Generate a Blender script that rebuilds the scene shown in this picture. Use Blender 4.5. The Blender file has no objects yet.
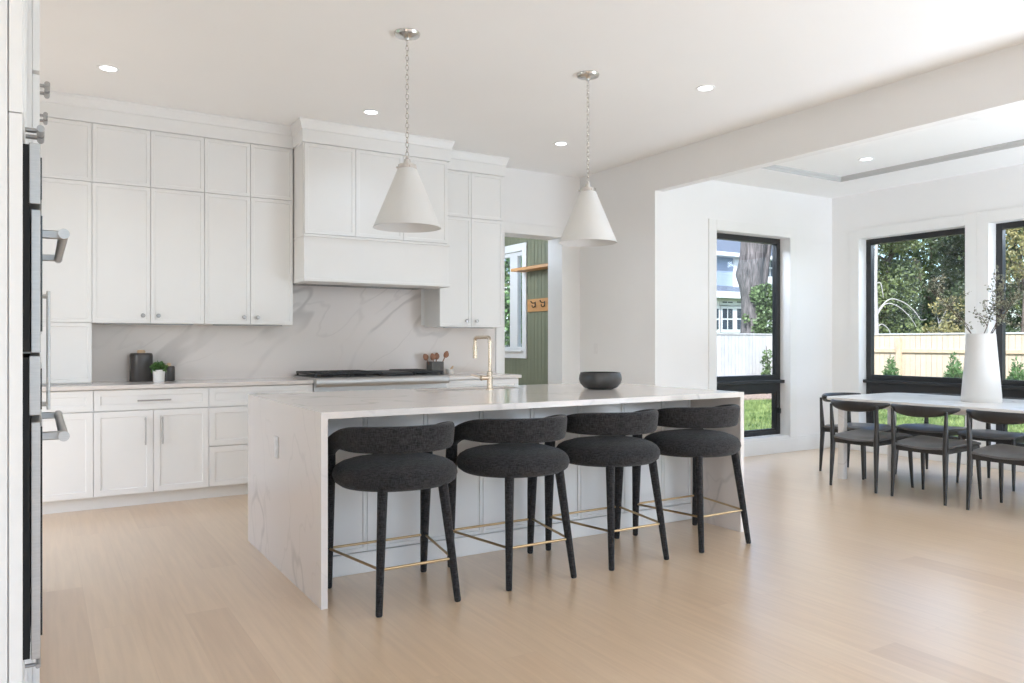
import bpy, bmesh, math, random
import numpy as np
from mathutils import Vector, Matrix

C = bpy.context.scene.collection
SC = bpy.context.scene
PI = math.pi
V = Vector

# ------------------------------------------------------------------ camera
CAM_H = 1.25
cd = bpy.data.cameras.new('camera')
cam = bpy.data.objects.new('camera', cd); C.objects.link(cam)
cam.location = (0, 0, CAM_H)
cam.rotation_euler = (math.radians(90), 0, -0.55061)
cd.sensor_width = 36.0
cd.lens = 36.0 * 770.5 / 1024
cd.shift_y = 0.7 / 1024
cd.clip_start = 0.02; cd.clip_end = 300
SC.camera = cam

# ------------------------------------------------------------------ view, world, sun, fill lamps
SC.view_settings.view_transform = 'Standard'
SC.view_settings.look = 'None'
SC.view_settings.exposure = 0.10
SC.view_settings.gamma = 1.0
SC.view_settings.use_curve_mapping = False
SC.view_settings.use_white_balance = True
SC.view_settings.white_balance_temperature = 5760
SC.view_settings.white_balance_tint = 10
SC.cycles.use_denoising = True
SC.cycles.use_adaptive_sampling = False
SC.cycles.max_bounces = 14
SC.cycles.diffuse_bounces = 8
SC.cycles.transparent_max_bounces = 16
SC.cycles.sample_clamp_indirect = 2.5

w = bpy.data.worlds.new('world'); SC.world = w; w.use_nodes = True
wn = w.node_tree
bg = wn.nodes['Background']
sky = wn.nodes.new('ShaderNodeTexSky')
sky.sky_type = 'NISHITA'; sky.sun_disc = False
sky.sun_elevation = math.radians(42); sky.sun_rotation = math.radians(230)
sky.air_density = 1.0; sky.dust_density = 2.0; sky.ozone_density = 1.0
wn.links.new(sky.outputs[0], bg.inputs[0])
bg.inputs[1].default_value = 0.36

sd = bpy.data.lights.new('sun', 'SUN'); so = bpy.data.objects.new('sun', sd); C.objects.link(so)
sd.energy = 7.2; sd.angle = math.radians(0.6); sd.color = (1.0, 0.96, 0.9)
so.rotation_euler = V((0.62, 0.42, -0.66)).to_track_quat('-Z', 'Y').to_euler()
so.location = (0, 0, 20)

def area_light(name, loc, direction, sx, sy, power, col=(1, 1, 1)):
    l = bpy.data.lights.new(name, 'AREA'); o = bpy.data.objects.new(name, l); C.objects.link(o)
    l.shape = 'RECTANGLE'; l.size = sx; l.size_y = sy; l.energy = power; l.color = col
    o.location = loc; o.rotation_euler = V(direction).to_track_quat('-Z', 'Y').to_euler()
    return o
# fill lamps added behind the camera, at window openings made up for them
FILLC = (0.73, 0.90, 1.0)
area_light('fill_front', (2.6, -3.72, 1.6), (0, 1, 0.10), 5.6, 2.3, 36, FILLC)
area_light('fill_side', (-2.85, -2.2, 1.6), (1, 0.1, 0.1), 2.6, 2.3, 20, FILLC)
# fill lamp added behind a made-up opening between pantry and back wall
area_light('fill_left', (-0.97, 5.52, 1.25), (1, 0, 0.05), 1.5, 2.2, 4, FILLC)
# unseen uplights added at floor level to brighten the ceilings
area_light('uplight_fill', (3.3, -1.4, 0.02), (0, 0.05, 1), 3.6, 4.2, 12, FILLC)
area_light('uplight_fill_dining', (6.7, -0.2, 0.02), (0, 0.1, 1), 2.2, 3.8, 600, (0.90, 0.965, 1.0))
# fill lamps added out of view above the dining windows, brightening the floor
WFILLC = (0.97, 0.985, 1.0)
area_light('fill_over_window', (6.71, 6.42, 2.78), (0, -0.75, -0.9), 1.15, 0.5, 46, WFILLC)
for yy in (4.88, 3.46): area_light('fill_over_window', (8.66, yy, 2.78), (-0.75, 0, -0.9), 0.5, 1.15, 20, WFILLC)

# ------------------------------------------------------------------ materials
def mat(name, col, rough=0.5, metal=0.0, spec=0.5, var=0.0, vscale=8.0, bump=0.0, bscale=60.0, coat=0.0, stretch=(1, 1, 1), col2=None):
    m = bpy.data.materials.new(name); m.use_nodes = True
    nt = m.node_tree; b = nt.nodes['Principled BSDF']
    b.inputs['Roughness'].default_value = rough
    b.inputs['Metallic'].default_value = metal
    b.inputs['Specular IOR Level'].default_value = spec
    b.inputs['Coat Weight'].default_value = coat
    tc = nt.nodes.new('ShaderNodeTexCoord'); mp = nt.nodes.new('ShaderNodeMapping')
    mp.inputs['Scale'].default_value = stretch
    nt.links.new(tc.outputs['Object'], mp.inputs[0])
    n = nt.nodes.new('ShaderNodeTexNoise'); n.inputs['Scale'].default_value = vscale; n.inputs['Detail'].default_value = 4
    nt.links.new(mp.outputs[0], n.inputs['Vector'])
    r = nt.nodes.new('ShaderNodeValToRGB')
    a = [max(0, c * (1 - var)) for c in col]; z = [min(1, c * (1 + var)) for c in (col2 or col)]
    r.color_ramp.elements[0].position = 0.3; r.color_ramp.elements[1].position = 0.7
    r.color_ramp.elements[0].color = (*a, 1); r.color_ramp.elements[1].color = (*z, 1)
    nt.links.new(n.outputs['Fac'], r.inputs[0]); nt.links.new(r.outputs[0], b.inputs['Base Color'])
    if bump:
        n2 = nt.nodes.new('ShaderNodeTexNoise'); n2.inputs['Scale'].default_value = bscale; n2.inputs['Detail'].default_value = 3
        nt.links.new(mp.outputs[0], n2.inputs['Vector'])
        bp = nt.nodes.new('ShaderNodeBump'); bp.inputs['Strength'].default_value = bump; bp.inputs['Distance'].default_value = 0.01
        nt.links.new(n2.outputs['Fac'], bp.inputs['Height']); nt.links.new(bp.outputs[0], b.inputs['Normal'])
    return m

def quartz(name, base, vein, along, scale=0.9, rough=0.12, amount=1.0, seed=0.0):
    """along: direction the veins run in, in the object's own axes"""
    m = bpy.data.materials.new(name); m.use_nodes = True
    nt = m.node_tree; b = nt.nodes['Principled BSDF']; L = nt.links.new; N = nt.nodes.new
    b.inputs['Roughness'].default_value = rough
    tc = N('ShaderNodeTexCoord'); m0 = N('ShaderNodeMapping'); mp = N('ShaderNodeMapping')
    m0.inputs['Rotation'].default_value = V(along).normalized().rotation_difference(V((1, 0, 0))).to_euler()
    mp.inputs['Scale'].default_value = (scale * 0.42, scale * 1.25, scale * 1.25)
    mp.inputs['Location'].default_value = (3.1 + seed, 0.7 + seed, 0.3)
    L(tc.outputs['Object'], m0.inputs[0]); L(m0.outputs[0], mp.inputs[0])
    def veins(sc, width, seed):
        n = N('ShaderNodeTexNoise'); n.noise_dimensions = '4D'; n.inputs['W'].default_value = seed
        n.inputs['Scale'].default_value = sc; n.inputs['Detail'].default_value = 3.5; n.inputs['Roughness'].default_value = 0.42
        n.inputs['Distortion'].default_value = 0.15
        L(mp.outputs[0], n.inputs['Vector'])
        s = N('ShaderNodeMath'); s.operation = 'SUBTRACT'; s.inputs[1].default_value = 0.5; L(n.outputs['Fac'], s.inputs[0])
        a = N('ShaderNodeMath'); a.operation = 'ABSOLUTE'; L(s.outputs[0], a.inputs[0])
        r = N('ShaderNodeMapRange'); r.inputs[1].default_value = 0.001; r.inputs[2].default_value = width
        r.inputs[3].default_value = 1; r.inputs[4].default_value = 0; r.interpolation_type = 'SMOOTHSTEP'
        L(a.outputs[0], r.inputs[0]); return r.outputs[0]
    v1 = veins(1.0, 0.013, 1.3); v2 = veins(2.1, 0.012, 4.7)
    n3 = N('ShaderNodeTexNoise'); n3.inputs['Scale'].default_value = 1.6; L(tc.outputs['Object'], n3.inputs['Vector'])
    mr = N('ShaderNodeMapRange'); mr.inputs[1].default_value = 0.34; mr.inputs[2].default_value = 0.56; L(n3.outputs['Fac'], mr.inputs[0])
    k = N('ShaderNodeMath'); k.operation = 'MULTIPLY'; L(v2, k.inputs[0]); k.inputs[1].default_value = 0.45
    ad = N('ShaderNodeMath'); ad.operation = 'MAXIMUM'; L(v1, ad.inputs[0]); L(k.outputs[0], ad.inputs[1])
    mu = N('ShaderNodeMath'); mu.operation = 'MULTIPLY'; L(ad.outputs[0], mu.inputs[0]); L(mr.outputs[0], mu.inputs[1])
    m2 = N('ShaderNodeMath'); m2.operation = 'MULTIPLY'; m2.inputs[1].default_value = amount; L(mu.outputs[0], m2.inputs[0])
    mix = N('ShaderNodeMix'); mix.data_type = 'RGBA'
    mix.inputs[6].default_value = (*base, 1); mix.inputs[7].default_value = (*vein, 1)
    L(m2.outputs[0], mix.inputs[0]); L(mix.outputs[2], b.inputs['Base Color'])
    return m

def floor_mat():
    m = bpy.data.materials.new('oak_planks'); m.use_nodes = True
    nt = m.node_tree; b = nt.nodes['Principled BSDF']; L = nt.links.new; N = nt.nodes.new
    tc = N('ShaderNodeTexCoord'); mp = N('ShaderNodeMapping'); mp.inputs['Rotation'].default_value = (0, 0, PI / 2)
    L(tc.outputs['Object'], mp.inputs[0])
    br = N('ShaderNodeTexBrick'); br.offset = 0.37; br.offset_frequency = 2
    br.inputs['Color1'].default_value = (0, 0, 0, 1); br.inputs['Color2'].default_value = (1, 1, 1, 1)
    br.inputs['Mortar'].default_value = (0.5, 0.5, 0.5, 1)
    br.inputs['Scale'].default_value = 1.0; br.inputs['Mortar Size'].default_value = 0.0012; br.inputs['Mortar Smooth'].default_value = 0.3
    br.inputs['Brick Width'].default_value = 1.9; br.inputs['Row Height'].default_value = 0.19
    L(mp.outputs[0], br.inputs['Vector'])
    # grain, stretched along the boards
    mg = N('ShaderNodeMapping'); mg.inputs['Scale'].default_value = (14, 0.7, 1); L(tc.outputs['Object'], mg.inputs[0])
    g = N('ShaderNodeTexNoise'); g.inputs['Scale'].default_value = 3.0; g.inputs['Detail'].default_value = 3; g.inputs['Distortion'].default_value = 0.3
    ac = N('ShaderNodeVectorMath'); ac.operation = 'ADD'
    sc_ = N('ShaderNodeVectorMath'); sc_.operation = 'SCALE'; sc_.inputs[3].default_value = 7.0
    L(br.outputs['Color'], sc_.inputs[0]); L(mg.outputs[0], ac.inputs[0]); L(sc_.outputs[0], ac.inputs[1])
    L(ac.outputs[0], g.inputs['Vector'])
    r1 = N('ShaderNodeValToRGB')
    r1.color_ramp.elements[0].color = (0.615, 0.445, 0.288, 1); r1.color_ramp.elements[1].color = (0.715, 0.545, 0.372, 1)
    r1.color_ramp.elements[0].position = 0.0; r1.color_ramp.elements[1].position = 1.0
    e_ = r1.color_ramp.elements.new(0.16); e_.color = (0.690, 0.516, 0.345, 1)
    L(br.outputs['Color'], r1.inputs[0])
    r2 = N('ShaderNodeValToRGB')
    r2.color_ramp.elements[0].color = (0.91, 0.895, 0.88, 1); r2.color_ramp.elements[1].color = (1.03, 1.03, 1.03, 1)
    r2.color_ramp.elements[0].position = 0.3; r2.color_ramp.elements[1].position = 0.7
    L(g.outputs['Fac'], r2.inputs[0])
    mx = N('ShaderNodeMix'); mx.data_type = 'RGBA'; mx.blend_type = 'MULTIPLY'; mx.inputs[0].default_value = 1
    L(r1.outputs[0], mx.inputs[6]); L(r2.outputs[0], mx.inputs[7])
    md = N('ShaderNodeMix'); md.data_type = 'RGBA'; md.blend_type = 'MULTIPLY'
    md.inputs[7].default_value = (0.90, 0.88, 0.86, 1)
    L(br.outputs['Fac'], md.inputs[0]); L(mx.outputs[2], md.inputs[6])
    L(md.outputs[2], b.inputs['Base Color'])
    rr = N('ShaderNodeMapRange'); rr.inputs[3].default_value = 0.30; rr.inputs[4].default_value = 0.33
    L(g.outputs['Fac'], rr.inputs[0]); L(rr.outputs[0], b.inputs['Roughness'])
    b.inputs['Specular IOR Level'].default_value = 0.5
    b.inputs['Coat Weight'].default_value = 0.9; b.inputs['Coat Roughness'].default_value = 0.3
    return m

def fabric(name, c1, c2):
    m = bpy.data.materials.new(name); m.use_nodes = True
    nt = m.node_tree; b = nt.nodes['Principled BSDF']; L = nt.links.new; N = nt.nodes.new
    tc = N('ShaderNodeTexCoord')
    out = []
    for sc in ((260, 260, 40), (40, 40, 260)):
        mp = N('ShaderNodeMapping'); mp.inputs['Scale'].default_value = sc; L(tc.outputs['Object'], mp.inputs[0])
        n = N('ShaderNodeTexNoise'); n.inputs['Scale'].default_value = 1.0; n.inputs['Detail'].default_value = 2
        L(mp.outputs[0], n.inputs['Vector']); out.append(n.outputs['Fac'])
    a = N('ShaderNodeMath'); a.operation = 'ADD'; L(out[0], a.inputs[0]); L(out[1], a.inputs[1])
    h = N('ShaderNodeMapRange'); h.inputs[1].default_value = 0.75; h.inputs[2].default_value = 1.25; L(a.outputs[0], h.inputs[0])
    mix = N('ShaderNodeMix'); mix.data_type = 'RGBA'; mix.inputs[6].default_value = (*c1, 1); mix.inputs[7].default_value = (*c2, 1)
    L(h.outputs[0], mix.inputs[0]); L(mix.outputs[2], b.inputs['Base Color'])
    b.inputs['Roughness'].default_value = 0.95; b.inputs['Specular IOR Level'].default_value = 0.2
    b.inputs['Sheen Weight'].default_value = 0.12; b.inputs['Sheen Roughness'].default_value = 0.5
    bp = N('ShaderNodeBump'); bp.inputs['Strength'].default_value = 0.35; bp.inputs['Distance'].default_value = 0.003
    L(h.outputs[0], bp.inputs['Height']); L(bp.outputs[0], b.inputs['Normal'])
    return m

def wave_board(name, col, axis, period, dark=0.7, rough=0.6, var=0.08):
    """painted or bare boards: grooves every `period` metres along `axis`"""
    m = mat(name, col, rough, var=var, vscale=3)
    nt = m.node_tree; b = nt.nodes['Principled BSDF']; L = nt.links.new; N = nt.nodes.new
    tc = N('ShaderNodeTexCoord'); s = N('ShaderNodeSeparateXYZ'); L(tc.outputs['Object'], s.inputs[0])
    d = N('ShaderNodeMath'); d.operation = 'DIVIDE'; d.inputs[1].default_value = period; L(s.outputs[axis], d.inputs[0])
    f = N('ShaderNodeMath'); f.operation = 'FRACT'; L(d.outputs[0], f.inputs[0])
    a = N('ShaderNodeMath'); a.operation = 'SUBTRACT'; a.inputs[1].default_value = 0.5; L(f.outputs[0], a.inputs[0])
    ab = N('ShaderNodeMath'); ab.operation = 'ABSOLUTE'; L(a.outputs[0], ab.inputs[0])
    g = N('ShaderNodeMapRange'); g.inputs[1].default_value = 0.44; g.inputs[2].default_value = 0.5; g.inputs[3].default_value = 0; g.inputs[4].default_value = 1
    L(ab.outputs[0], g.inputs[0])
    bp = N('ShaderNodeBump'); bp.invert = True; bp.inputs['Strength'].default_value = 0.9; bp.inputs['Distance'].default_value = 0.012
    L(g.outputs[0], bp.inputs['Height']); L(bp.outputs[0], b.inputs['Normal'])
    # board-to-board tone
    fl = N('ShaderNodeMath'); fl.operation = 'FLOOR'; L(d.outputs[0], fl.inputs[0])
    wn_ = N('ShaderNodeTexWhiteNoise'); wn_.noise_dimensions = '1D'; L(fl.outputs[0], wn_.inputs['W'])
    mr = N('ShaderNodeMapRange'); mr.inputs[3].default_value = 1 - var; mr.inputs[4].default_value = 1 + var; L(wn_.outputs['Value'], mr.inputs[0])
    old = b.inputs['Base Color'].links[0].from_socket
    mx = N('ShaderNodeVectorMath'); mx.operation = 'SCALE'; L(old, mx.inputs[0]); L(mr.outputs[0], mx.inputs[3])
    L(mx.outputs[0], b.inputs['Base Color'])
    return m

def glass_mat():
    m = bpy.data.materials.new('window_glass'); m.use_nodes = True
    nt = m.node_tree; L = nt.links.new; N = nt.nodes.new
    nt.nodes.remove(nt.nodes['Principled BSDF'])
    t = N('ShaderNodeBsdfTransparent'); t.inputs[0].default_value = (0.97, 0.985, 0.98, 1)
    g = N('ShaderNodeBsdfGlossy'); g.inputs['Roughness'].default_value = 0.02
    lw = N('ShaderNodeLayerWeight'); lw.inputs[0].default_value = 0.5
    pw = N('ShaderNodeMath'); pw.operation = 'POWER'; pw.inputs[1].default_value = 4.0; L(lw.outputs['Facing'], pw.inputs[0])
    fr = N('ShaderNodeMath'); fr.operation = 'MULTIPLY_ADD'; fr.inputs[1].default_value = 0.5; fr.inputs[2].default_value = 0.02; L(pw.outputs[0], fr.inputs[0])
    x = N('ShaderNodeMixShader'); L(fr.outputs[0], x.inputs[0]); L(t.outputs[0], x.inputs[1]); L(g.outputs[0], x.inputs[2])
    L(x.outputs[0], nt.nodes['Material Output'].inputs[0])
    return m

def emit(name, col, s):
    m = bpy.data.materials.new(name); m.use_nodes = True
    b = m.node_tree.nodes['Principled BSDF']
    b.inputs['Base Color'].default_value = (*col, 1)
    b.inputs['Emission Color'].default_value = (*col, 1); b.inputs['Emission Strength'].default_value = s
    return m

M = dict(
    wall=mat('wall_paint', (0.845, 0.838, 0.828), 0.75, spec=0.25, var=0.012, vscale=1.5, bump=0.02, bscale=220),
    ceil=mat('ceiling_paint', (0.90, 0.898, 0.89), 0.85, spec=0.2, var=0.01, vscale=1.0),
    trim=mat('trim_paint', (0.83, 0.825, 0.81), 0.4, var=0.01),
    trayshade=mat('tray_trim_shaded', (0.54, 0.54, 0.53), 0.6, var=0.01),  # shade of the tray recess put into the moulding's colour
    cab=mat('cabinet_paint', (0.82, 0.815, 0.80), 0.38, var=0.01, vscale=3),
    quartz=quartz('island_quartz', (0.77, 0.71, 0.665), (0.50, 0.46, 0.43), (0.5, -0.32, -0.9), 1.2, 0.12, 0.5),
    splash=quartz('backsplash_quartz', (0.76, 0.705, 0.665), (0.50, 0.455, 0.425), (0.78, 0, 0.62), 1.0, 0.16, 0.7),
    counter=quartz('counter_quartz', (0.71, 0.66, 0.62), (0.52, 0.46, 0.43), (1, 0.3, 0.2), 0.9, 0.14, 0.3),
    table=quartz('table_marble', (0.78, 0.755, 0.73), (0.58, 0.55, 0.53), (0.3, 1, 0.3), 1.4, 0.24),
    floor=floor_mat(),
    steel=mat('brushed_steel', (0.50, 0.495, 0.485), 0.42, metal=1, var=0.06, vscale=30, stretch=(1, 1, 12)),
    nickel=mat('polished_nickel', (0.66, 0.64, 0.61), 0.22, metal=1, var=0.03),
    chrome=mat('satin_chrome', (0.40, 0.395, 0.39), 0.32, metal=1, var=0.03),
    brass=mat('champagne_bronze', (0.68, 0.575, 0.455), 0.25, metal=1, var=0.04),
    brassbar=mat('brushed_brass', (0.52, 0.38, 0.21), 0.33, metal=1, var=0.05),
    black=mat('black_aluminium', (0.018, 0.018, 0.019), 0.42, var=0.1),
    oven=mat('oven_black_glass', (0.012, 0.012, 0.013), 0.08, var=0.1),
    iron=mat('cast_iron', (0.020, 0.020, 0.021), 0.55, var=0.2, vscale=60, bump=0.1),
    fabric=fabric('charcoal_weave', (0.006, 0.0056, 0.0058), (0.046, 0.0435, 0.0445)),
    chair=mat('black_stained_wood', (0.017, 0.0155, 0.015), 0.34, var=0.2, vscale=20, stretch=(1, 1, 0.1)),
    leather=mat('black_leather', (0.125, 0.125, 0.126), 0.38, var=0.1, bump=0.06, bscale=180),
    shade=mat('matte_white_shade', (0.72, 0.71, 0.69), 0.6, var=0.01),
    vase=mat('matte_ceramic', (0.66, 0.65, 0.635), 0.7, var=0.015, bump=0.03, bscale=90),
    bowl=mat('dark_stoneware', (0.045, 0.043, 0.042), 0.30, var=0.3, vscale=14, bump=0.05),
    can=mat('dark_bronze_ceramic', (0.060, 0.055, 0.052), 0.25, var=0.08, vscale=4),
    crock=mat('grey_concrete', (0.115, 0.11, 0.10), 0.7, var=0.2, vscale=25, bump=0.1),
    wood=mat('honey_oak', (0.52, 0.27, 0.095), 0.5, var=0.12, vscale=6, stretch=(4, 0.6, 4)),
    lidwood=mat('pale_wood', (0.62, 0.45, 0.28), 0.55, var=0.1, vscale=20),
    spoon=mat('walnut_spoon', (0.26, 0.115, 0.055), 0.5, var=0.2, vscale=20),
    white=mat('white_glaze', (0.82, 0.81, 0.79), 0.35, var=0.01),
    herb=mat('herb_leaf', (0.075, 0.155, 0.035), 0.55, var=0.35, vscale=40),
    soil=mat('soil', (0.05, 0.035, 0.025), 0.9, var=0.3, vscale=60, bump=0.4),
    plastic=mat('white_plastic', (0.80, 0.79, 0.78), 0.4, var=0.01),
    green=wave_board('sage_beadboard', (0.185, 0.195, 0.120), 1, 0.085, var=0.03, rough=0.45),
    hook=mat('black_iron_hook', (0.02, 0.02, 0.02), 0.4, var=0.1),
    gap=mat('cavity', (0.012, 0.012, 0.012), 0.7, var=0.1),
    tubebase=mat('liner_steel', (0.35, 0.345, 0.34), 0.35, metal=1, var=0.05),
    glass=glass_mat(),
    canlight=emit('downlight_lens', (1.0, 0.97, 0.93), 6.0),
    grass=mat('lawn_grass', (0.085, 0.145, 0.035), 0.9, spec=0.1, var=0.35, vscale=1.6, col2=(0.17, 0.215, 0.075), bump=0.5, bscale=60),
    blade=mat('grass_blade', (0.085, 0.165, 0.035), 0.7, spec=0.2, var=0.4, vscale=2.0, col2=(0.20, 0.235, 0.085)),
    mulch=mat('mulch', (0.30, 0.22, 0.17), 0.95, var=0.5, vscale=14, bump=0.5, bscale=40),
    fence=wave_board('cedar_boards', (0.53, 0.425, 0.31), 1, 0.14, var=0.06, rough=0.75),
    rail=mat('cedar_rail', (0.52, 0.39, 0.26), 0.75, var=0.15, vscale=10),
    fencew=wave_board('weathered_boards', (0.50, 0.49, 0.49), 0, 0.14, var=0.07, rough=0.8),
    siding=wave_board('blue_siding', (0.36, 0.43, 0.56), 2, 0.13, var=0.02, rough=0.55),
    roof=mat('roof_shingle', (0.13, 0.15, 0.19), 0.85, var=0.25, vscale=9, stretch=(1, 3, 3), bump=0.3, bscale=25),
    hwhite=mat('house_trim_white', (0.80, 0.81, 0.82), 0.5, var=0.02),
    hglass=mat('far_pane', (0.05, 0.065, 0.09), 0.06, var=0.5, vscale=1.3),
    bark=mat('oak_bark', (0.062, 0.055, 0.055), 0.9, var=0.45, vscale=5, stretch=(4, 4, 0.5), bump=0.9, bscale=9, col2=(0.135, 0.118, 0.118)),
    barkdark=mat('dark_bark', (0.09, 0.07, 0.055), 0.9, var=0.4, vscale=8, stretch=(3, 3, 0.5), bump=0.6, bscale=12),
    barkpale=mat('pale_bark', (0.36, 0.335, 0.315), 0.8, var=0.2, vscale=8, bump=0.2, bscale=20),
    leafd=mat('leaf_dark', (0.018, 0.036, 0.013), 0.5, var=0.5, vscale=1.2, col2=(0.055, 0.075, 0.028)),
    leafm=mat('leaf_mid', (0.035, 0.070, 0.018), 0.5, var=0.5, vscale=1.1, col2=(0.105, 0.125, 0.04)),
    leafy=mat('leaf_yellow', (0.11, 0.125, 0.035), 0.5, var=0.4, vscale=1.3, col2=(0.24, 0.20, 0.075)),
    leafi=mat('leaf_ivy', (0.035, 0.07, 0.022), 0.45, var=0.5, vscale=3.0, col2=(0.12, 0.17, 0.065)),
    leafs=mat('leaf_shrub', (0.05, 0.115, 0.035), 0.5, var=0.4, vscale=4.0, col2=(0.11, 0.19, 0.06)),
    twig=mat('twig_brown', (0.075, 0.055, 0.042), 0.8, var=0.3, vscale=30),
    olive=mat('olive_leaf', (0.13, 0.135, 0.085), 0.6, var=0.4, vscale=20, col2=(0.24, 0.24, 0.17)),
)

# ------------------------------------------------------------------ helpers
def link_mesh(name, me, m, parent=None, smooth=None):
    o = bpy.data.objects.new(name, me); C.objects.link(o)
    if m is not None: me.materials.append(M[m] if isinstance(m, str) else m)
    if parent is not None: o.parent = parent
    if smooth is not None and len(me.polygons):
        me.shade_smooth(); me.set_sharp_from_angle(angle=math.radians(smooth))
    return o
def origin_of(p):
    while p.parent is not None: p = p.parent
    return V(p.location)
def obj(name, bm, m, parent=None, smooth=35, world=False):
    """one mesh object; with world=True the verts are in world space and are brought into the (unrotated) thing's frame"""
    if world and parent is not None:
        bmesh.ops.translate(bm, verts=bm.verts, vec=-origin_of(parent))
    me = bpy.data.meshes.new(name); bm.to_mesh(me); bm.free()
    return link_mesh(name, me, m, parent, smooth)
def pyobj(name, verts, faces, m, parent=None, smooth=None):
    me = bpy.data.meshes.new(name); me.from_pydata(verts, [], faces); me.update()
    return link_mesh(name, me, m, parent, smooth)
def tag(o, label, cat, group=None, kind=None):
    o['label'] = label; o['category'] = cat
    if group: o['group'] = group
    if kind: o['kind'] = kind
    return o
def thing(name, label, cat, loc=(0, 0, 0), rz=0, group=None):
    o = bpy.data.objects.new(name, None); C.objects.link(o); o.empty_display_size = 0.1
    o.location = loc; o.rotation_euler = (0, 0, rz)
    return tag(o, label, cat, group)
def struct(o, label=None, cat=None):
    o['kind'] = 'structure'
    if label: o['label'] = label
    if cat: o['category'] = cat
    return o
def struct_empty(name, loc, label, cat):
    o = bpy.data.objects.new(name, None); C.objects.link(o); o.location = loc
    return struct(o, label, cat)
def dup(root, loc, rz, label, group=None):
    r = root.copy(); C.objects.link(r); r.location = loc; r.rotation_euler = (0, 0, rz); r['label'] = label
    if group: r['group'] = group
    for ch in list(root.children):
        c = ch.copy(); C.objects.link(c); c.parent = r
        for g in list(ch.children):
            d = g.copy(); C.objects.link(d); d.parent = c
    return r

def B(): return bmesh.new()
def box(bm, x0, x1, y0, y1, z0, z1, bev=0.0, seg=2):
    r = bmesh.ops.create_cube(bm, size=1.0)
    vs = r['verts']
    for v in vs:
        v.co = V(((x0 + x1) / 2 + v.co.x * (x1 - x0), (y0 + y1) / 2 + v.co.y * (y1 - y0), (z0 + z1) / 2 + v.co.z * (z1 - z0)))
    if bev:
        es = list({e for v in vs for e in v.link_edges})
        bmesh.ops.bevel(bm, geom=es, offset=bev, segments=seg, affect='EDGES', profile=0.5)
    return bm
def frame_axes(d):
    d = V(d).normalized()
    a = V((0, 0, 1)) if abs(d.z) < 0.9 else V((1, 0, 0))
    u = d.cross(a).normalized(); return d, u, d.cross(u).normalized()
def tube(bm, pts, rad, seg=12, caps=True, closed=False):
    pts = [V(p) for p in pts]; n = len(pts)
    if not hasattr(rad, '__len__'): rad = [rad] * n
    rings = []; pu = None
    for i, p in enumerate(pts):
        if closed: t = pts[(i + 1) % n] - pts[i - 1]
        else: t = pts[min(i + 1, n - 1)] - pts[max(i - 1, 0)]
        t.normalize()
        if pu is None: _, u, _ = frame_axes(t)
        else: u = (pu - t * pu.dot(t)).normalized()
        pu = u; v = t.cross(u)
        rings.append([bm.verts.new(p + (u * math.cos(2 * PI * k / seg) + v * math.sin(2 * PI * k / seg)) * rad[i]) for k in range(seg)])
    m = n if closed else n - 1
    for i in range(m):
        a, b = rings[i], rings[(i + 1) % n]
        for k in range(seg): bm.faces.new((a[k], a[(k + 1) % seg], b[(k + 1) % seg], b[k]))
    if caps and not closed:
        bm.faces.new(rings[0][::-1]); bm.faces.new(rings[-1])
    return bm
def cyl(bm, p0, p1, r0, r1=None, seg=20): return tube(bm, [p0, p1], [r0, r0 if r1 is None else r1], seg)
def lathe(bm, prof, c=(0, 0, 0), seg=40):
    """prof: (r, z) list from the axis out and back, closed at r=0 ends"""
    c = V(c); rings = []
    for r, z in prof:
        if r < 1e-6: rings.append([bm.verts.new(c + V((0, 0, z)))])
        else: rings.append([bm.verts.new(c + V((r * math.cos(2 * PI * k / seg), r * math.sin(2 * PI * k / seg), z))) for k in range(seg)])
    for a, b in zip(rings, rings[1:]):
        for k in range(seg):
            k2 = (k + 1) % seg
            if len(a) == 1 and len(b) == 1: continue
            if len(a) == 1: bm.faces.new((a[0], b[k2], b[k]))
            elif len(b) == 1: bm.faces.new((a[k], a[k2], b[0]))
            else: bm.faces.new((a[k], a[k2], b[k2], b[k]))
    bmesh.ops.recalc_face_normals(bm, faces=bm.faces)
    return bm
def prism(bm, outline, z0, z1, bev=0.0, seg=3):
    lo = [bm.verts.new((x, y, z0)) for x, y in outline]; hi = [bm.verts.new((x, y, z1)) for x, y in outline]
    n = len(outline); fs = [bm.faces.new(lo[::-1]), bm.faces.new(hi)]
    for i in range(n): bm.faces.new((lo[i], lo[(i + 1) % n], hi[(i + 1) % n], hi[i]))
    if bev:
        es = [e for f in fs for e in f.edges]
        bmesh.ops.bevel(bm, geom=es, offset=bev, segments=seg, affect='EDGES', profile=0.5)
    return bm
def rrect(x0, x1, y0, y1, r, n=8):
    out = []
    for cx, cy, a0 in ((x1 - r, y1 - r, 0), (x0 + r, y1 - r, PI / 2), (x0 + r, y0 + r, PI), (x1 - r, y0 + r, 1.5 * PI)):
        for k in range(n + 1):
            a = a0 + k * PI / 2 / n; out.append((cx + r * math.cos(a), cy + r * math.sin(a)))
    return out
def shaker(bm, o, u, n, w_, h, t=0.02, rail=0.05, rec=0.007):
    """a framed panel: o = back lower-left corner, u = along, n = outward"""
    o, u, n = V(o), V(u), V(n); z = V((0, 0, 1))
    P = lambda a, b, c: bm.verts.new(o + u * a + z * b + n * c)
    e = 0.0018
    rect = lambda i, c: [P(i, i, c), P(w_ - i, i, c), P(w_ - i, h - i, c), P(i, h - i, c)]
    loops = [rect(0, 0), rect(0, t - e), rect(e, t), rect(rail, t), rect(rail + 0.003, t - rec)]
    for a, b in zip(loops, loops[1:]):
        for k in range(4): bm.faces.new((a[k], a[(k + 1) % 4], b[(k + 1) % 4], b[k]))
    bm.faces.new(loops[-1]); bm.faces.new(loops[0][::-1])
    bmesh.ops.recalc_face_normals(bm, faces=bm.faces)
    return bm
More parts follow.
